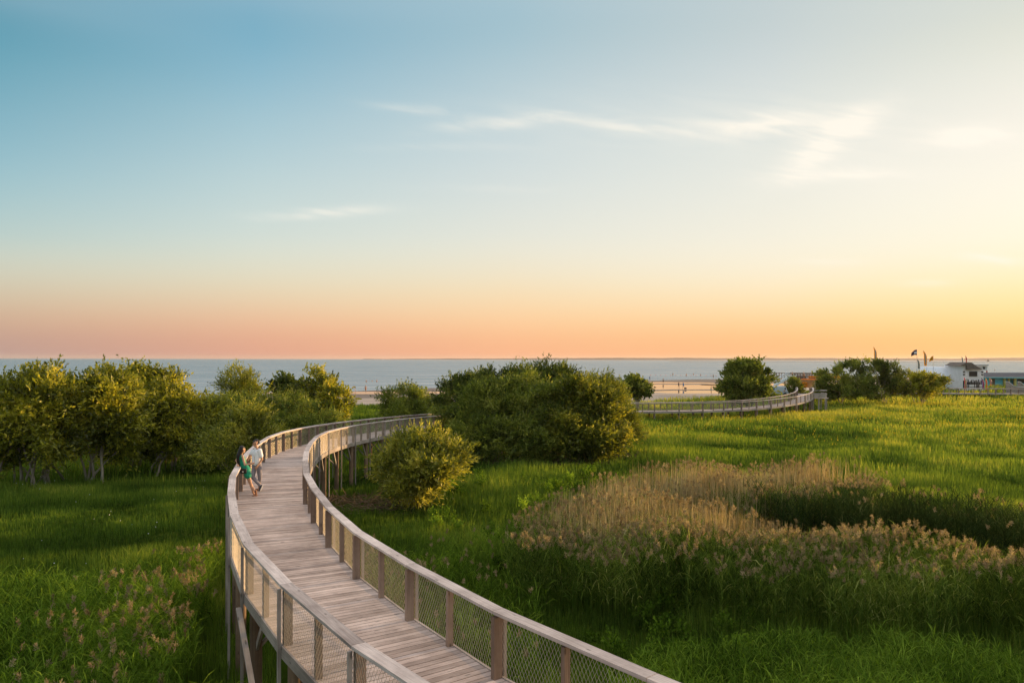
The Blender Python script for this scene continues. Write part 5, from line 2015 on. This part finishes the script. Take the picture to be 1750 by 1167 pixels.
# white hall
Y0 = 168
hall = thing('beach_hall', 'long white tarpaulin-clad hall with a dark gap line, behind the round bush at the right', 'building', WD(1610, 661, Y0))
m = MB()
a, b = WD(1574, 664, Y0), WD(1644.5, 641, Y0)
m.add([(a.x, Y0, a.z), (b.x, Y0, a.z), (b.x, Y0, b.z), (a.x, Y0, b.z), (a.x + 6.2, Y0 + 10, a.z), (b.x + 1, Y0 + 10, a.z), (b.x + 1, Y0 + 10, b.z), (a.x + 6.2, Y0 + 10, b.z)],
      [(0, 1, 2, 3), (7, 6, 5, 4), (0, 4, 5, 1), (3, 2, 6, 7), (0, 3, 7, 4), (1, 5, 6, 2)])
kid(m, 'wall', M['hall_white'], hall)
m = MB()
a, b = WD(1571, 639.6, Y0 - 0.35), WD(1645, 639.6, Y0 - 0.35)
c, d = WD(1573, 623.5, Y0 + 1.6), WD(1645, 624.0, Y0 + 1.6)
dd = Vector((0.5, 9, 0))
d2_ = Vector((6.4, 9, 0))
m.add([a, b, d, c, a + Vector((7, 10.6, 0)), b + Vector((0.5, 10.6, 0)), d + dd, c + d2_], [(0, 1, 2, 3), (7, 6, 5, 4), (0, 4, 5, 1), (3, 2, 6, 7), (1, 5, 6, 2), (0, 3, 7, 4)])
kid(m, 'roof', M['hall_white'], hall)
m = MB()
wall_px(m, 1566, 1644.5, 639.6, 641, Y0 - 0.1, 0.08)
kid(m, 'trim', M['roof_dark'], hall)
# shop
Y0 = 163
shop = thing('beach_shop', 'white two-storey beach shop with dark sign, black wall mural and curved grey-brown roof', 'building', WD(1663, 662, Y0))
m = MB()
wall_px(m, 1645.5, 1681, 628.5, 664, Y0, 7)
wall_px(m, 1645.5, 1652.5, 621, 628.5, Y0, 7)
kid(m, 'wall', M['shop_white'], shop)
m = MB()
prof = [(1641.5, 621.3), (1648, 618.0), (1651, 616.0), (1660.5, 616.0), (1666, 620.0), (1671, 623.3), (1678.5, 626.8), (1678.5, 628.2), (1652.5, 628.2), (1652.5, 621.6)]
P = [WD(x, y, Y0 - 0.5) for x, y in prof]
Q = [p + Vector((0, 6, 0)) for p in P]
n = len(P)
m.add(P + Q, [tuple(range(n)), tuple(range(2 * n - 1, n - 1, -1))] + [(i, i + n, (i + 1) % n + n, (i + 1) % n) for i in range(n)])
kid(m, 'roof', M['roof_brown'], shop)
m = MB()
wall_px(m, 1656.8, 1670.2, 631.2, 639.8, Y0 - 0.12, 0.1)
sign = kid(m, 'sign_board', M['black'], shop)
fc = bpy.data.curves.new('letter_curve', 'FONT')
fc.body = 'AREGU'
fc.size = 0.95
fc.extrude = 0.02
fc.align_x = 'CENTER'
fo = bpy.data.objects.new('letter_tmp', fc)
COL.objects.link(fo)
bpy.context.view_layer.update()
lm = bpy.data.meshes.new_from_object(fo.evaluated_get(bpy.context.evaluated_depsgraph_get()))
lm.name = 'letters'
bpy.data.objects.remove(fo)
lm.transform(Matrix.Translation(WD(1663.5, 638.3, Y0 - 0.16)) @ Matrix.Rotation(R(90), 4, 'X') @ Matrix.Diagonal((0.62, 1, 1, 1)))
lo = link('letters', lm, None, M['white_cloth'])
lo.parent = sign
lo.matrix_parent_inverse = parent_inv(shop)
for (xa, xb) in ((1646, 1649.6), (1677.4, 1680.4)):
    for (ya, yb) in ((630.6, 633.8), (635.2, 638.4)):
        m = MB()
        x = xa
        k = 0
        while x < xb - 0.3:
            wall_px(m, x, x + 0.55, ya + 0.5 * (k % 2), yb - 0.4 * ((k + 1) % 2), Y0 - 0.07, 0.06)
            wall_px(m, x + 0.5, x + 1.05, (ya + yb) / 2 - 0.4, (ya + yb) / 2 + 0.5, Y0 - 0.07, 0.06)
            x += 1.2
            k += 1
        kid(m, 'emblem', M['black'], shop)
m = MB()
rr = random.Random(4)
x = 1652.5
while x < 1679:
    wdt = rr.uniform(0.7, 1.6)
    top = 648 + rr.uniform(-3.2, 2.0)
    wall_px(m, x, x + wdt, top, 659.0 if rr.random() < .4 else 653.5, Y0 - 0.06, 0.05)
    if rr.random() < 0.7:
        wall_px(m, x - 0.4, x + wdt * 0.5, top - 1.4, top - 0.1, Y0 - 0.06, 0.05)
    x += wdt + rr.uniform(0.1, 0.8)
wall_px(m, 1646, 1648.2, 647, 659.5, Y0 - 0.06, 0.05)
wall_px(m, 1655, 1672, 651, 652.6, Y0 - 0.05, 0.04)
wall_px(m, 1652, 1679, 657.0, 658.0, Y0 - 0.05, 0.04)
kid(m, 'mural', M['black'], shop)
# low building
Y0 = 176
low = thing('beach_pavilion', 'low light blue pavilion with yellow pillars under a long dark roof at the right edge', 'building', WD(1716, 656, Y0))
m = MB()
wall_px(m, 1681, 1717, 643, 660, Y0, 8)
wall_px(m, 1737.5, 1765, 643, 660, Y0, 8)
wall_px(m, 1717, 1737.5, 643, 660, Y0 + 1.2, 6.8)
kid(m, 'wall', M['blue_paint'], low)
m = MB()
wall_px(m, 1681, 1765, 640.6, 642.6, Y0 - 1.3, 0.2)
kid(m, 'fascia', M['blue_paint'], low)
m = MB()
a, b = WD(1680, 640.4, Y0 - 1.4), WD(1768, 640.4, Y0 - 1.4)
c, d = WD(1682, 633.2, Y0 + 3.5), WD(1768, 633.0, Y0 + 3.5)
e, f_ = a + Vector((0, 11, 0)), b + Vector((0, 11, 0))
m.add([a, b, d, c, e, f_], [(0, 1, 2, 3), (3, 2, 5, 4), (0, 3, 4), (1, 5, 2), (0, 4, 5, 1)])
kid(m, 'roof', M['roof_dark'], low)
m = MB()
wall_px(m, 1695.2, 1700.5, 643.6, 655.5, Y0 - 0.05, 0.1)
kid(m, 'door', M['roof_brown'], low)
for xa, xb in ((1716.3, 1719.4), (1724.5, 1726), (1734, 1737.6)):
    m = MB()
    wall_px(m, xa, xb, 643, 656, Y0 - 0.5, 0.45)
    kid(m, 'pillar', M['yellow_paint'], low)
m = MB()
wall_px(m, 1739, 1765, 643.6, 651, Y0 - 0.1, 0.15)
kid(m, 'window', M['glass'], low)
# kiosk behind
Y0 = 210
k_ = thing('lifeguard_hut', 'little white lookout hut with flat roof behind the shop, lit from the right', 'hut', WD(1683, 634, Y0))
m = MB()
a, b = WD(1678, 630, Y0), WD(1687.5, 630, Y0)
wall_px(m, 1678, 1687.5, 622, 630, Y0, 2.4)
kid(m, 'cabin', M['shop_white'], k_)
m = MB()
wall_px(m, 1680, 1683.6, 623.3, 627.4, Y0 - 0.06, 0.05)
kid(m, 'window', M['glass'], k_)
m = MB()
wall_px(m, 1675, 1689.5, 619.8, 621.4, Y0 - 0.6, 3.6)
kid(m, 'roof', M['grey_metal'], k_)
for x in (1679, 1686.5):
    m = MB()
    wall_px(m, x, x + 1.2, 630, 642, Y0, 0.3)
    kid(m, 'leg', M['yellow_paint'] if x < 1680 else c_red, k_)


# banners and flags
def sheer(name, c):
    m, N, L = new_mat(name)
    df = N.new('ShaderNodeBsdfDiffuse')
    tr = N.new('ShaderNodeBsdfTranslucent')
    g = N.new('ShaderNodeNewGeometry')
    nz = N.new('ShaderNodeTexNoise')
    nz.inputs['Scale'].default_value = 1.5
    L.new(g.outputs['Position'], nz.inputs['Vector'])
    rp = ramp_node(N, [(0.3, tuple(x * 0.85 for x in c)), (0.7, c)])
    L.new(nz.outputs[0], rp.inputs[0])
    L.new(rp.outputs[0], df.inputs[0])
    L.new(rp.outputs[0], tr.inputs[0])
    ms = N.new('ShaderNodeMixShader')
    ms.inputs[0].default_value = 0.6
    L.new(df.outputs[0], ms.inputs[1])
    L.new(tr.outputs[0], ms.inputs[2])
    o = N.new('ShaderNodeOutputMaterial')
    L.new(ms.outputs[0], o.inputs[0])
    return m


def feather(px, y0, y1, Y, mat, label, lean=1, wpx=7, group='feather banners around the beach buildings', name='feather_banner', foot=None, edge=None):
    r = thing(name, label, 'banner', WD(px, foot or (y1 + 5), Y), group)
    H_ = (y1 - y0) * Y / F
    W_ = wpx * Y / F
    top = WD(px, y0, Y)
    bot = WD(px, foot or (y1 + 5), Y)
    n = 10
    pole = []
    L1, L2 = [], []
    for k in range(n + 1):
        t = k / n
        z = top.z - H_ * t
        # pole curves over at the top
        xo = -lean * W_ * 0.9 * max(0, 1 - t / 0.45) ** 1.7
        xr = top.x + xo
        pole.append(Vector((xr, Y, z)))
        wdt = W_ * (0.10 + 0.90 * min(1, t / 0.45)) * (1.0 if t < 0.85 else 1 - (t - 0.85) * 2)
        L1.append(Vector((xr, Y, z)))
        L2.append(Vector((xr - lean * wdt * 0.75 * (1 if t > 0.03 else 0.3), Y + 0.10 * math.sin(t * 7), z - 0.05)))
    m = MB()
    m.tube(pole[::1] + [Vector((top.x, Y, bot.z))], [0.025] * (n + 2), n=6)
    m.build('pole', M['grey_metal'], r)
    V = []
    for off in (0, 0.004):
        for a_, b__ in zip(L1, L2):
            V += [a_ + Vector((0, off, 0)), b__ + Vector((0, off, 0))]
    Fq = []
    for k in range(n):
        Fq.append((2 * k, 2 * k + 1, 2 * k + 3, 2 * k + 2))
        o = 2 * (n + 1)
        Fq.append((o + 2 * k + 2, o + 2 * k + 3, o + 2 * k + 1, o + 2 * k))
        Fq.append((2 * k + 1, o + 2 * k + 1, o + 2 * k + 3, 2 * k + 3))
    me = bpy.data.meshes.new('cloth')
    me.from_pydata([tuple(v) for v in V], [], Fq)
    link('cloth', me, r, mat)
    if edge is not None:
        m = MB()
        for k in range(2, n - 1):
            p0, p1 = L1[k].lerp(L2[k], 0.5), L1[k + 1].lerp(L2[k + 1], 0.5)
            m.beam(p0 - Vector((0, 0.03, 0)), p1 - Vector((0, 0.03, 0)), 0.25 * W_, 0.02, up=(0, 1, 0))
        m.build('print', edge, r)
    return r


y_ban = sheer('banner_yellow', (0.80, 0.50, 0.05))
g_ban = plain('banner_grey', (0.26, 0.30, 0.28), rough=0.8)
p_ban = sheer('banner_pink', (0.75, 0.12, 0.18))
v_ban = plain('banner_violet', (0.30, 0.20, 0.42), rough=0.8)
feather(1498.5, 590, 617, 160, y_ban, 'tall yellow feather banner above the bushes, leftmost', 1, 6.5, foot=655, edge=g_ban)
feather(1584, 596, 622, 160, y_ban, 'tall yellow feather banner in front of the white hall roof', 1, 7, foot=655, edge=g_ban)
feather(1519, 611, 624, 161, g_ban, 'short grey feather banner behind the bushes, next to the leftmost yellow one', 1, 5, foot=655)
feather(1572, 611, 627, 161, g_ban, 'short grey feather banner at the left end of the white hall', 1, 5, foot=655)
feather(1646, 606, 618, 166, g_ban, 'slim grey feather flag on the shop roof, left of two', 1, 3, foot=621)
feather(1652.5, 604, 617, 166, c_red, 'slim red and grey feather flag on the shop roof, right of two', 1, 3, foot=620)
feather(1651.5, 641, 661, 157, p_ban, 'red and green feather banner before the left end of the shop wall', 1, 4.5, foot=663, edge=plain('banner_green', (0.1, 0.4, 0.15)))
feather(1682.5, 642, 662, 156, v_ban, 'violet and pink feather banner leaning before the right end of the shop', 1, 6, foot=664, edge=p_ban)
feather(1687.5, 642, 662, 156, y_ban, 'narrow yellow and red feather banner between the shop and the pavilion', 1, 3.5, foot=664, edge=p_ban)
feather(1695, 642, 655, 160, y_ban, 'yellow feather banner beside the pavilion door', 1, 4.5, foot=660, edge=plain('banner_blue', (0.03, 0.12, 0.4)))


def flag(px, y0, y1, wpx, Y, mat, label, foot, mat2=None):
    r = thing('flag', label, 'flag', WD(px, foot, Y), 'flags on poles by the beach hall')
    top = WD(px, y0, Y)
    bot = WD(px, foot, Y)
    m = MB()
    m.tube([bot, top + Vector((0, 0, 0.1))], [0.04, 0.03], n=6)
    m.build('pole', M['grey_metal'], r)
    W_ = wpx * Y / F
    H_ = (y1 - y0) * Y / F
    nx, nz_ = 8, 4
    V = []
    for off in (0, 0.03):
        for i in range(nx + 1):
            for j in range(nz_ + 1):
                u, v = i / nx, j / nz_
                V.append((top.x - u * W_, Y + 0.22 * math.sin(u * 6 + v) * u + off, top.z - H_ * (v * (1 - 0.35 * u) + 0.55 * u * u)))
    Fq = []
    s = nz_ + 1
    o = (nx + 1) * s
    for i in range(nx):
        for j in range(nz_):
            a = i * s + j
            Fq.append((a, a + 1, a + s + 1, a + s))
            Fq.append((o + a, o + a + s, o + a + s + 1, o + a + 1))
    me = bpy.data.meshes.new('cloth')
    me.from_pydata(V, [], Fq)
    link('cloth', me, r, mat)
    if mat2:
        m = MB()
        m.beam(top + Vector((-W_ * 0.15, -0.25, -H_ * 0.5)), top + Vector((-W_ * 0.6, -0.25, -H_ * 0.62)), 0.03, H_ * 0.3)
        m.build('print', mat2, r)


flag(1567, 594.5, 604, 9.5, 160, plain('flag_dark', (0.12, 0.06, 0.09)), 'drooping dark and white flag on the tallest pole by the hall', 655, M['white_cloth'])
flag(1595, 605.5, 613.5, 6.5, 160, sheer('flag_olive', (0.60, 0.38, 0.04)), 'small yellow flag on the pole in front of the hall roof', 655)

# white van
Y0 = 124
vn = thing('van', 'white van with a blue mark parked behind the distant boardwalk by the round tree', 'van', WD(1333, 672, Y0))
pr = [(1317, 669), (1318.5, 664.5), (1322, 659.6), (1325, 658.2), (1341, 658.2), (1343.6, 659.4), (1347, 668), (1348.5, 669.5), (1348.5, 671), (1317, 671)]
P = [WD(x, y, Y0) for x, y in pr]
Q = [p + Vector((0, 1.9, 0)) for p in P]
n = len(P)
m = MB()
m.add(P + Q, [tuple(range(n)), tuple(range(2 * n - 1, n - 1, -1))] + [(i, i + n, (i + 1) % n + n, (i + 1) % n) for i in range(n)])
bo = kid(m, 'body', M['van_white'], vn)
bv = bo.modifiers.new('b', 'BEVEL')
bv.width = 0.08
bv.segments = 2
for x in (1323, 1342):
    m = MB()
    p = WD(x, 672.2, Y0)
    m.tube([p + Vector((0, -0.03, 0)), p + Vector((0, 0.25, 0))], [0.33, 0.33], n=16)
    kid(m, 'wheel', M['black'], vn)
m = MB()
p = WD(1322.8, 662, Y0 - 0.03)
m.tube([p, p + Vector((0, 0.04, 0))], [0.17, 0.17], n=14)
p = WD(1322.5, 664, Y0 - 0.03)
m.tube([p, p + Vector((0, 0.04, 0))], [0.13, 0.13], n=14)
kid(m, 'logo', c_blue, vn)
m = MB()
wall_px(m, 1339.5, 1342, 664.8, 666.6, Y0 - 0.03, 0.04)
kid(m, 'marking', c_orange, vn)
m = MB()
wall_px(m, 1341.2, 1343.2, 660.4, 663.6, Y0 - 0.03, 0.04)
kid(m, 'window', M['glass'], vn)
m = MB()
wall_px(m, 1317.5, 1348, 667.6, 668.4, Y0 - 0.04, 0.05)
kid(m, 'moulding', M['grey_metal'], vn)

# white stairs with lookout cabin
Y0 = 150
st = thing('lookout_stairs', 'white painted stairs climbing to a small railed lookout behind the white van', 'stairs', WD(1345, 662, Y0))
A0, A1 = WD(1326.5, 656.5, Y0), WD(1349.5, 642.5, Y0)
for dy in (0, 1.4):
    m = MB()
    m.beam(A0 + Vector((0, dy, 0)), A1 + Vector((0, dy, 0)), 0.08, 0.32)
    kid(m, 'stringer', M['hall_white'], st)
    m = MB()
    m.beam(A0 + Vector((0, dy, 1.0)), A1 + Vector((0, dy, 1.0)), 0.07, 0.09)
    for k in range(7):
        q = A0.lerp(A1, k / 6) + Vector((0, dy, 0))
        m.beam(q, q + Vector((0, 0, 1.0)), 0.06, 0.06, up=(0, 1, 0))
    kid(m, 'railing', M['hall_white'], st)
for k in range(14):
    q = A0.lerp(A1, (k + .5) / 14)
    m = MB()
    m.beam(q + Vector((0, 0.04, 0)), q + Vector((0, 1.36, 0)), 0.26, 0.05)
    kid(m, 'step', M['hall_white'], st)
for x in (1350, 1359.5):
    for dy in (0, 1.6):
        m = MB()
        a = WD(x, 662, Y0)
        m.beam((a.x, Y0 + dy, a.z), (a.x, Y0 + dy, WD(x, 641, Y0).z), 0.14, 0.14, up=(0, 1, 0))
        kid(m, 'post', M['hall_white'], st)
m = MB()
wall_px(m, 1349, 1360.5, 647.2, 648.2, Y0 - 0.1, 1.9)
kid(m, 'platform', M['hall_white'], st)
m = MB()
wall_px(m, 1348, 1361.5, 640, 641.0, Y0 - 0.2, 2.1)
kid(m, 'roof', M['hall_white'], st)
m = MB()
wall_px(m, 1350.8, 1359, 641.6, 646.6, Y0 + 1.3, 0.1)
kid(m, 'screen', M['roof_dark'], st)

# sunlit timber terrace
Y0 = 168
te = thing('beach_terrace', 'dark-railed timber beach terrace with sunlit orange boards beyond the end of the distant boardwalk', 'terrace', WD(1395, 662, Y0))
m = MB()
wall_px(m, 1341, 1450, 646.0, 647.6, Y0, 9)
kid(m, 'deck', M['ply'], te)
m = MB()
for x in range(1341, 1452, 6):
    wall_px(m, x, x + 0.9, 647.6, 662, Y0 + 0.3, 0.2)
kid(m, 'support', M['pile'], te)
for yy, dy in ((Y0, 0), (Y0 + 8.5, 1)):
    m = MB()
    a, b = WD(1341, 636.4, Y0), WD(1450, 636.4, Y0)
    m.beam((a.x, yy, a.z), (b.x, yy, b.z), 0.12, 0.14)
    m.beam((a.x, yy, a.z - 0.55), (b.x, yy, b.z - 0.55), 0.06, 0.09)
    x = 1341
    while x <= 1450:
        a = WD(x, 646, Y0)
        m.beam((a.x, yy, a.z), (a.x, yy, WD(x, 636.4, Y0).z), 0.14, 0.14, up=(0, 1, 0))
        x += 4.6
    kid(m, 'railing', M['pile'], te)
m = MB()
for (xa, xb, ya, yb) in ((1352, 1378, 640.5, 645.5), (1384, 1402, 641, 646), (1408, 1430, 640, 645.6)):
    wall_px(m, xa, xb, ya, yb, Y0 + 5, 0.3)
kid(m, 'bench_wall', M['roof_brown'], te)
# orange canvas screens glowing with the sun behind them
scr = sheer('orange_canvas', (0.90, 0.42, 0.06))
for (xa, xb, ya, yb, yy) in ((1371, 1392, 650.5, 660.0, 152), (1370, 1400, 645.2, 648.6, 160), (1381, 1436, 640.6, 643.2, 166)):
    a, b = WD(xa, yb, yy), WD(xb, ya, yy)
    me = bpy.data.meshes.new('canvas_screen')
    me.from_pydata([(a.x, yy, a.z), (b.x, yy, a.z), (b.x, yy, b.z), (a.x, yy, b.z)], [], [(0, 1, 2, 3)])
    o_ = link('canvas_screen', me, te, scr)
    so_ = o_.modifiers.new('t', 'SOLIDIFY')
    so_.thickness = 0.004
# slanting sunlit boards (ramp side facing the sun)
m = MB()
a, b = WD(1371, 660, 150), WD(1392, 650.5, 150)
for k in range(5):
    zz = a.z + (b.z - a.z) * k / 5
    m.beam((a.x, 158, zz + 0.11), (b.x, 150, zz + 0.11), 0.06, (b.z - a.z) / 5 - 0.02)
kid(m, 'side_boards', M['ply'], te)
m = MB()
a, b = WD(1368, 650, 156), WD(1400, 648.6, 156)
m.beam((a.x, 164, a.z), (b.x, 156, b.z), 0.2, 0.5)
kid(m, 'ramp_edge', M['ply'], te)
GT = 'people standing on the beach terrace'
figure('stand', 'person in orange on the beach terrace among the dark railings', 1373.5, 645.6, 0, c_orange, 0, GT, Y=171)
figure('stand', 'dark-clad person at the left end of the beach terrace', 1354, 645.6, 0, c_dark, 0.5, GT, Y=171)
figure('stand', 'person in blue on the right part of the beach terrace', 1387, 645.8, 0, c_blue, 0.9, GT, Y=172)

# platform with bench at the end of the distant boardwalk
pf = thing('viewing_platform', 'small railed viewing platform with a seat bulging from the end of the distant boardwalk', 'platform', (45.3, 108.4, 1.9))
P0 = Vector((44.7, 107.6, 1.95))
m = MB()
m.box(P0.x - 1.5, P0.x + 0.9, P0.y - 1.1, P0.y + 1.5, P0.z - 0.16, P0.z)
kid(m, 'floor', M['deck'], pf)
cs = [(P0.x - 1.4, P0.y - 1.05), (P0.x - 0.5, P0.y - 1.05), (P0.x + 0.45, P0.y - 1.05), (P0.x + 0.85, P0.y - 0.5), (P0.x + 0.85, P0.y + 1.4)]
m = MB()
w_ = MB()
for (a, b) in zip(cs[:-1], cs[1:]):
    m.beam((a[0], a[1], P0.z + 1.0), (b[0], b[1], P0.z + 1.0), 0.2, 0.06)
    w_.beam((a[0], a[1], P0.z + 0.30), (b[0], b[1], P0.z + 0.30), 0.05, 0.70)
kid(m, 'handrail', M['rail'], pf)
kid(w_, 'side_panel', M['fascia'], pf)
m = MB()
m.box(P0.x - 0.2, P0.x + 0.8, P0.y - 0.9, P0.y - 0.4, P0.z + 0.42, P0.z + 0.5)
m.box(P0.x - 0.1, P0.x + 0.7, P0.y - 0.8, P0.y - 0.5, P0.z, P0.z + 0.42)
kid(m, 'seat', M['rail'], pf)
for c in cs:
    m = MB()
    m.beam((c[0], c[1], -0.5), (c[0], c[1], P0.z - 0.16), 0.16, 0.16, up=(0, 1, 0))
    kid(m, 'leg', M['fascia'], pf)

# ramps with pale handrails at the right edge
rp_ = thing('access_ramp', 'grey boarded ramp with pale curved handrails in front of the pavilion at the right edge', 'ramp', WD(1735, 662, 156))
for (x0, dy, mat) in ((1719, 0, 'fascia'), (1739, 3, 'fascia')):
    prof = [(x0, 648.5), (x0 + 4, 648.6), (x0 + 9, 652.5), (x0 + 14, 656.0), (x0 + 22, 657.2), (x0 + 34, 657.8)]
    m = MB()
    r2_ = MB()
    for (p, q) in zip(prof[:-1], prof[1:]):
        a = WD(p[0], p[1], 154 + dy)
        b = WD(q[0], q[1], 154 + dy)
        r2_.beam(a, b, 0.25, 0.09)
        zb = -0.2
        m.add([(a.x, a.y - .04, zb), (b.x, b.y - .04, zb), (b.x, b.y - .04, b.z - .06), (a.x, a.y - .04, a.z - .06), (a.x, a.y + .04, zb), (b.x, b.y + .04, zb), (b.x, b.y + .04, b.z - .06), (a.x, a.y + .04, a.z - .06)],
              [(0, 1, 2, 3), (7, 6, 5, 4), (0, 4, 5, 1), (3, 2, 6, 7), (0, 3, 7, 4), (1, 5, 6, 2)])
    kid(m, 'side_panel', M['fascia'], rp_)
    kid(r2_, 'handrail', M['white_cloth'], rp_)


# ------------------------------------------------------------------ sea haze
me = bpy.data.meshes.new('haze')
x, y0, y1, z0, z1 = 15900, -60, 14900, -4.0, 48.0
vs = [(-x, y0, z0), (x, y0, z0), (x, y1, z0), (-x, y1, z0), (-x, y0, z1), (x, y0, z1), (x, y1, z1), (-x, y1, z1)]
me.from_pydata(vs, [], [(0, 3, 2, 1), (4, 5, 6, 7), (0, 1, 5, 4), (1, 2, 6, 5), (2, 3, 7, 6), (3, 0, 4, 7)])
hm, N, L = new_mat('sea_haze')
pv = N.new('ShaderNodeVolumePrincipled')
pv.inputs['Color'].default_value = (0.95, 0.88, 0.84, 1)
pv.inputs['Density'].default_value = 0.00004
pv.inputs['Anisotropy'].default_value = 0.3
ho = N.new('ShaderNodeOutputMaterial')
L.new(pv.outputs[0], ho.inputs['Volume'])
tag(link('haze', me, None, hm), 'thin warm haze over the sea and far coast', 'haze', None, 'stuff')
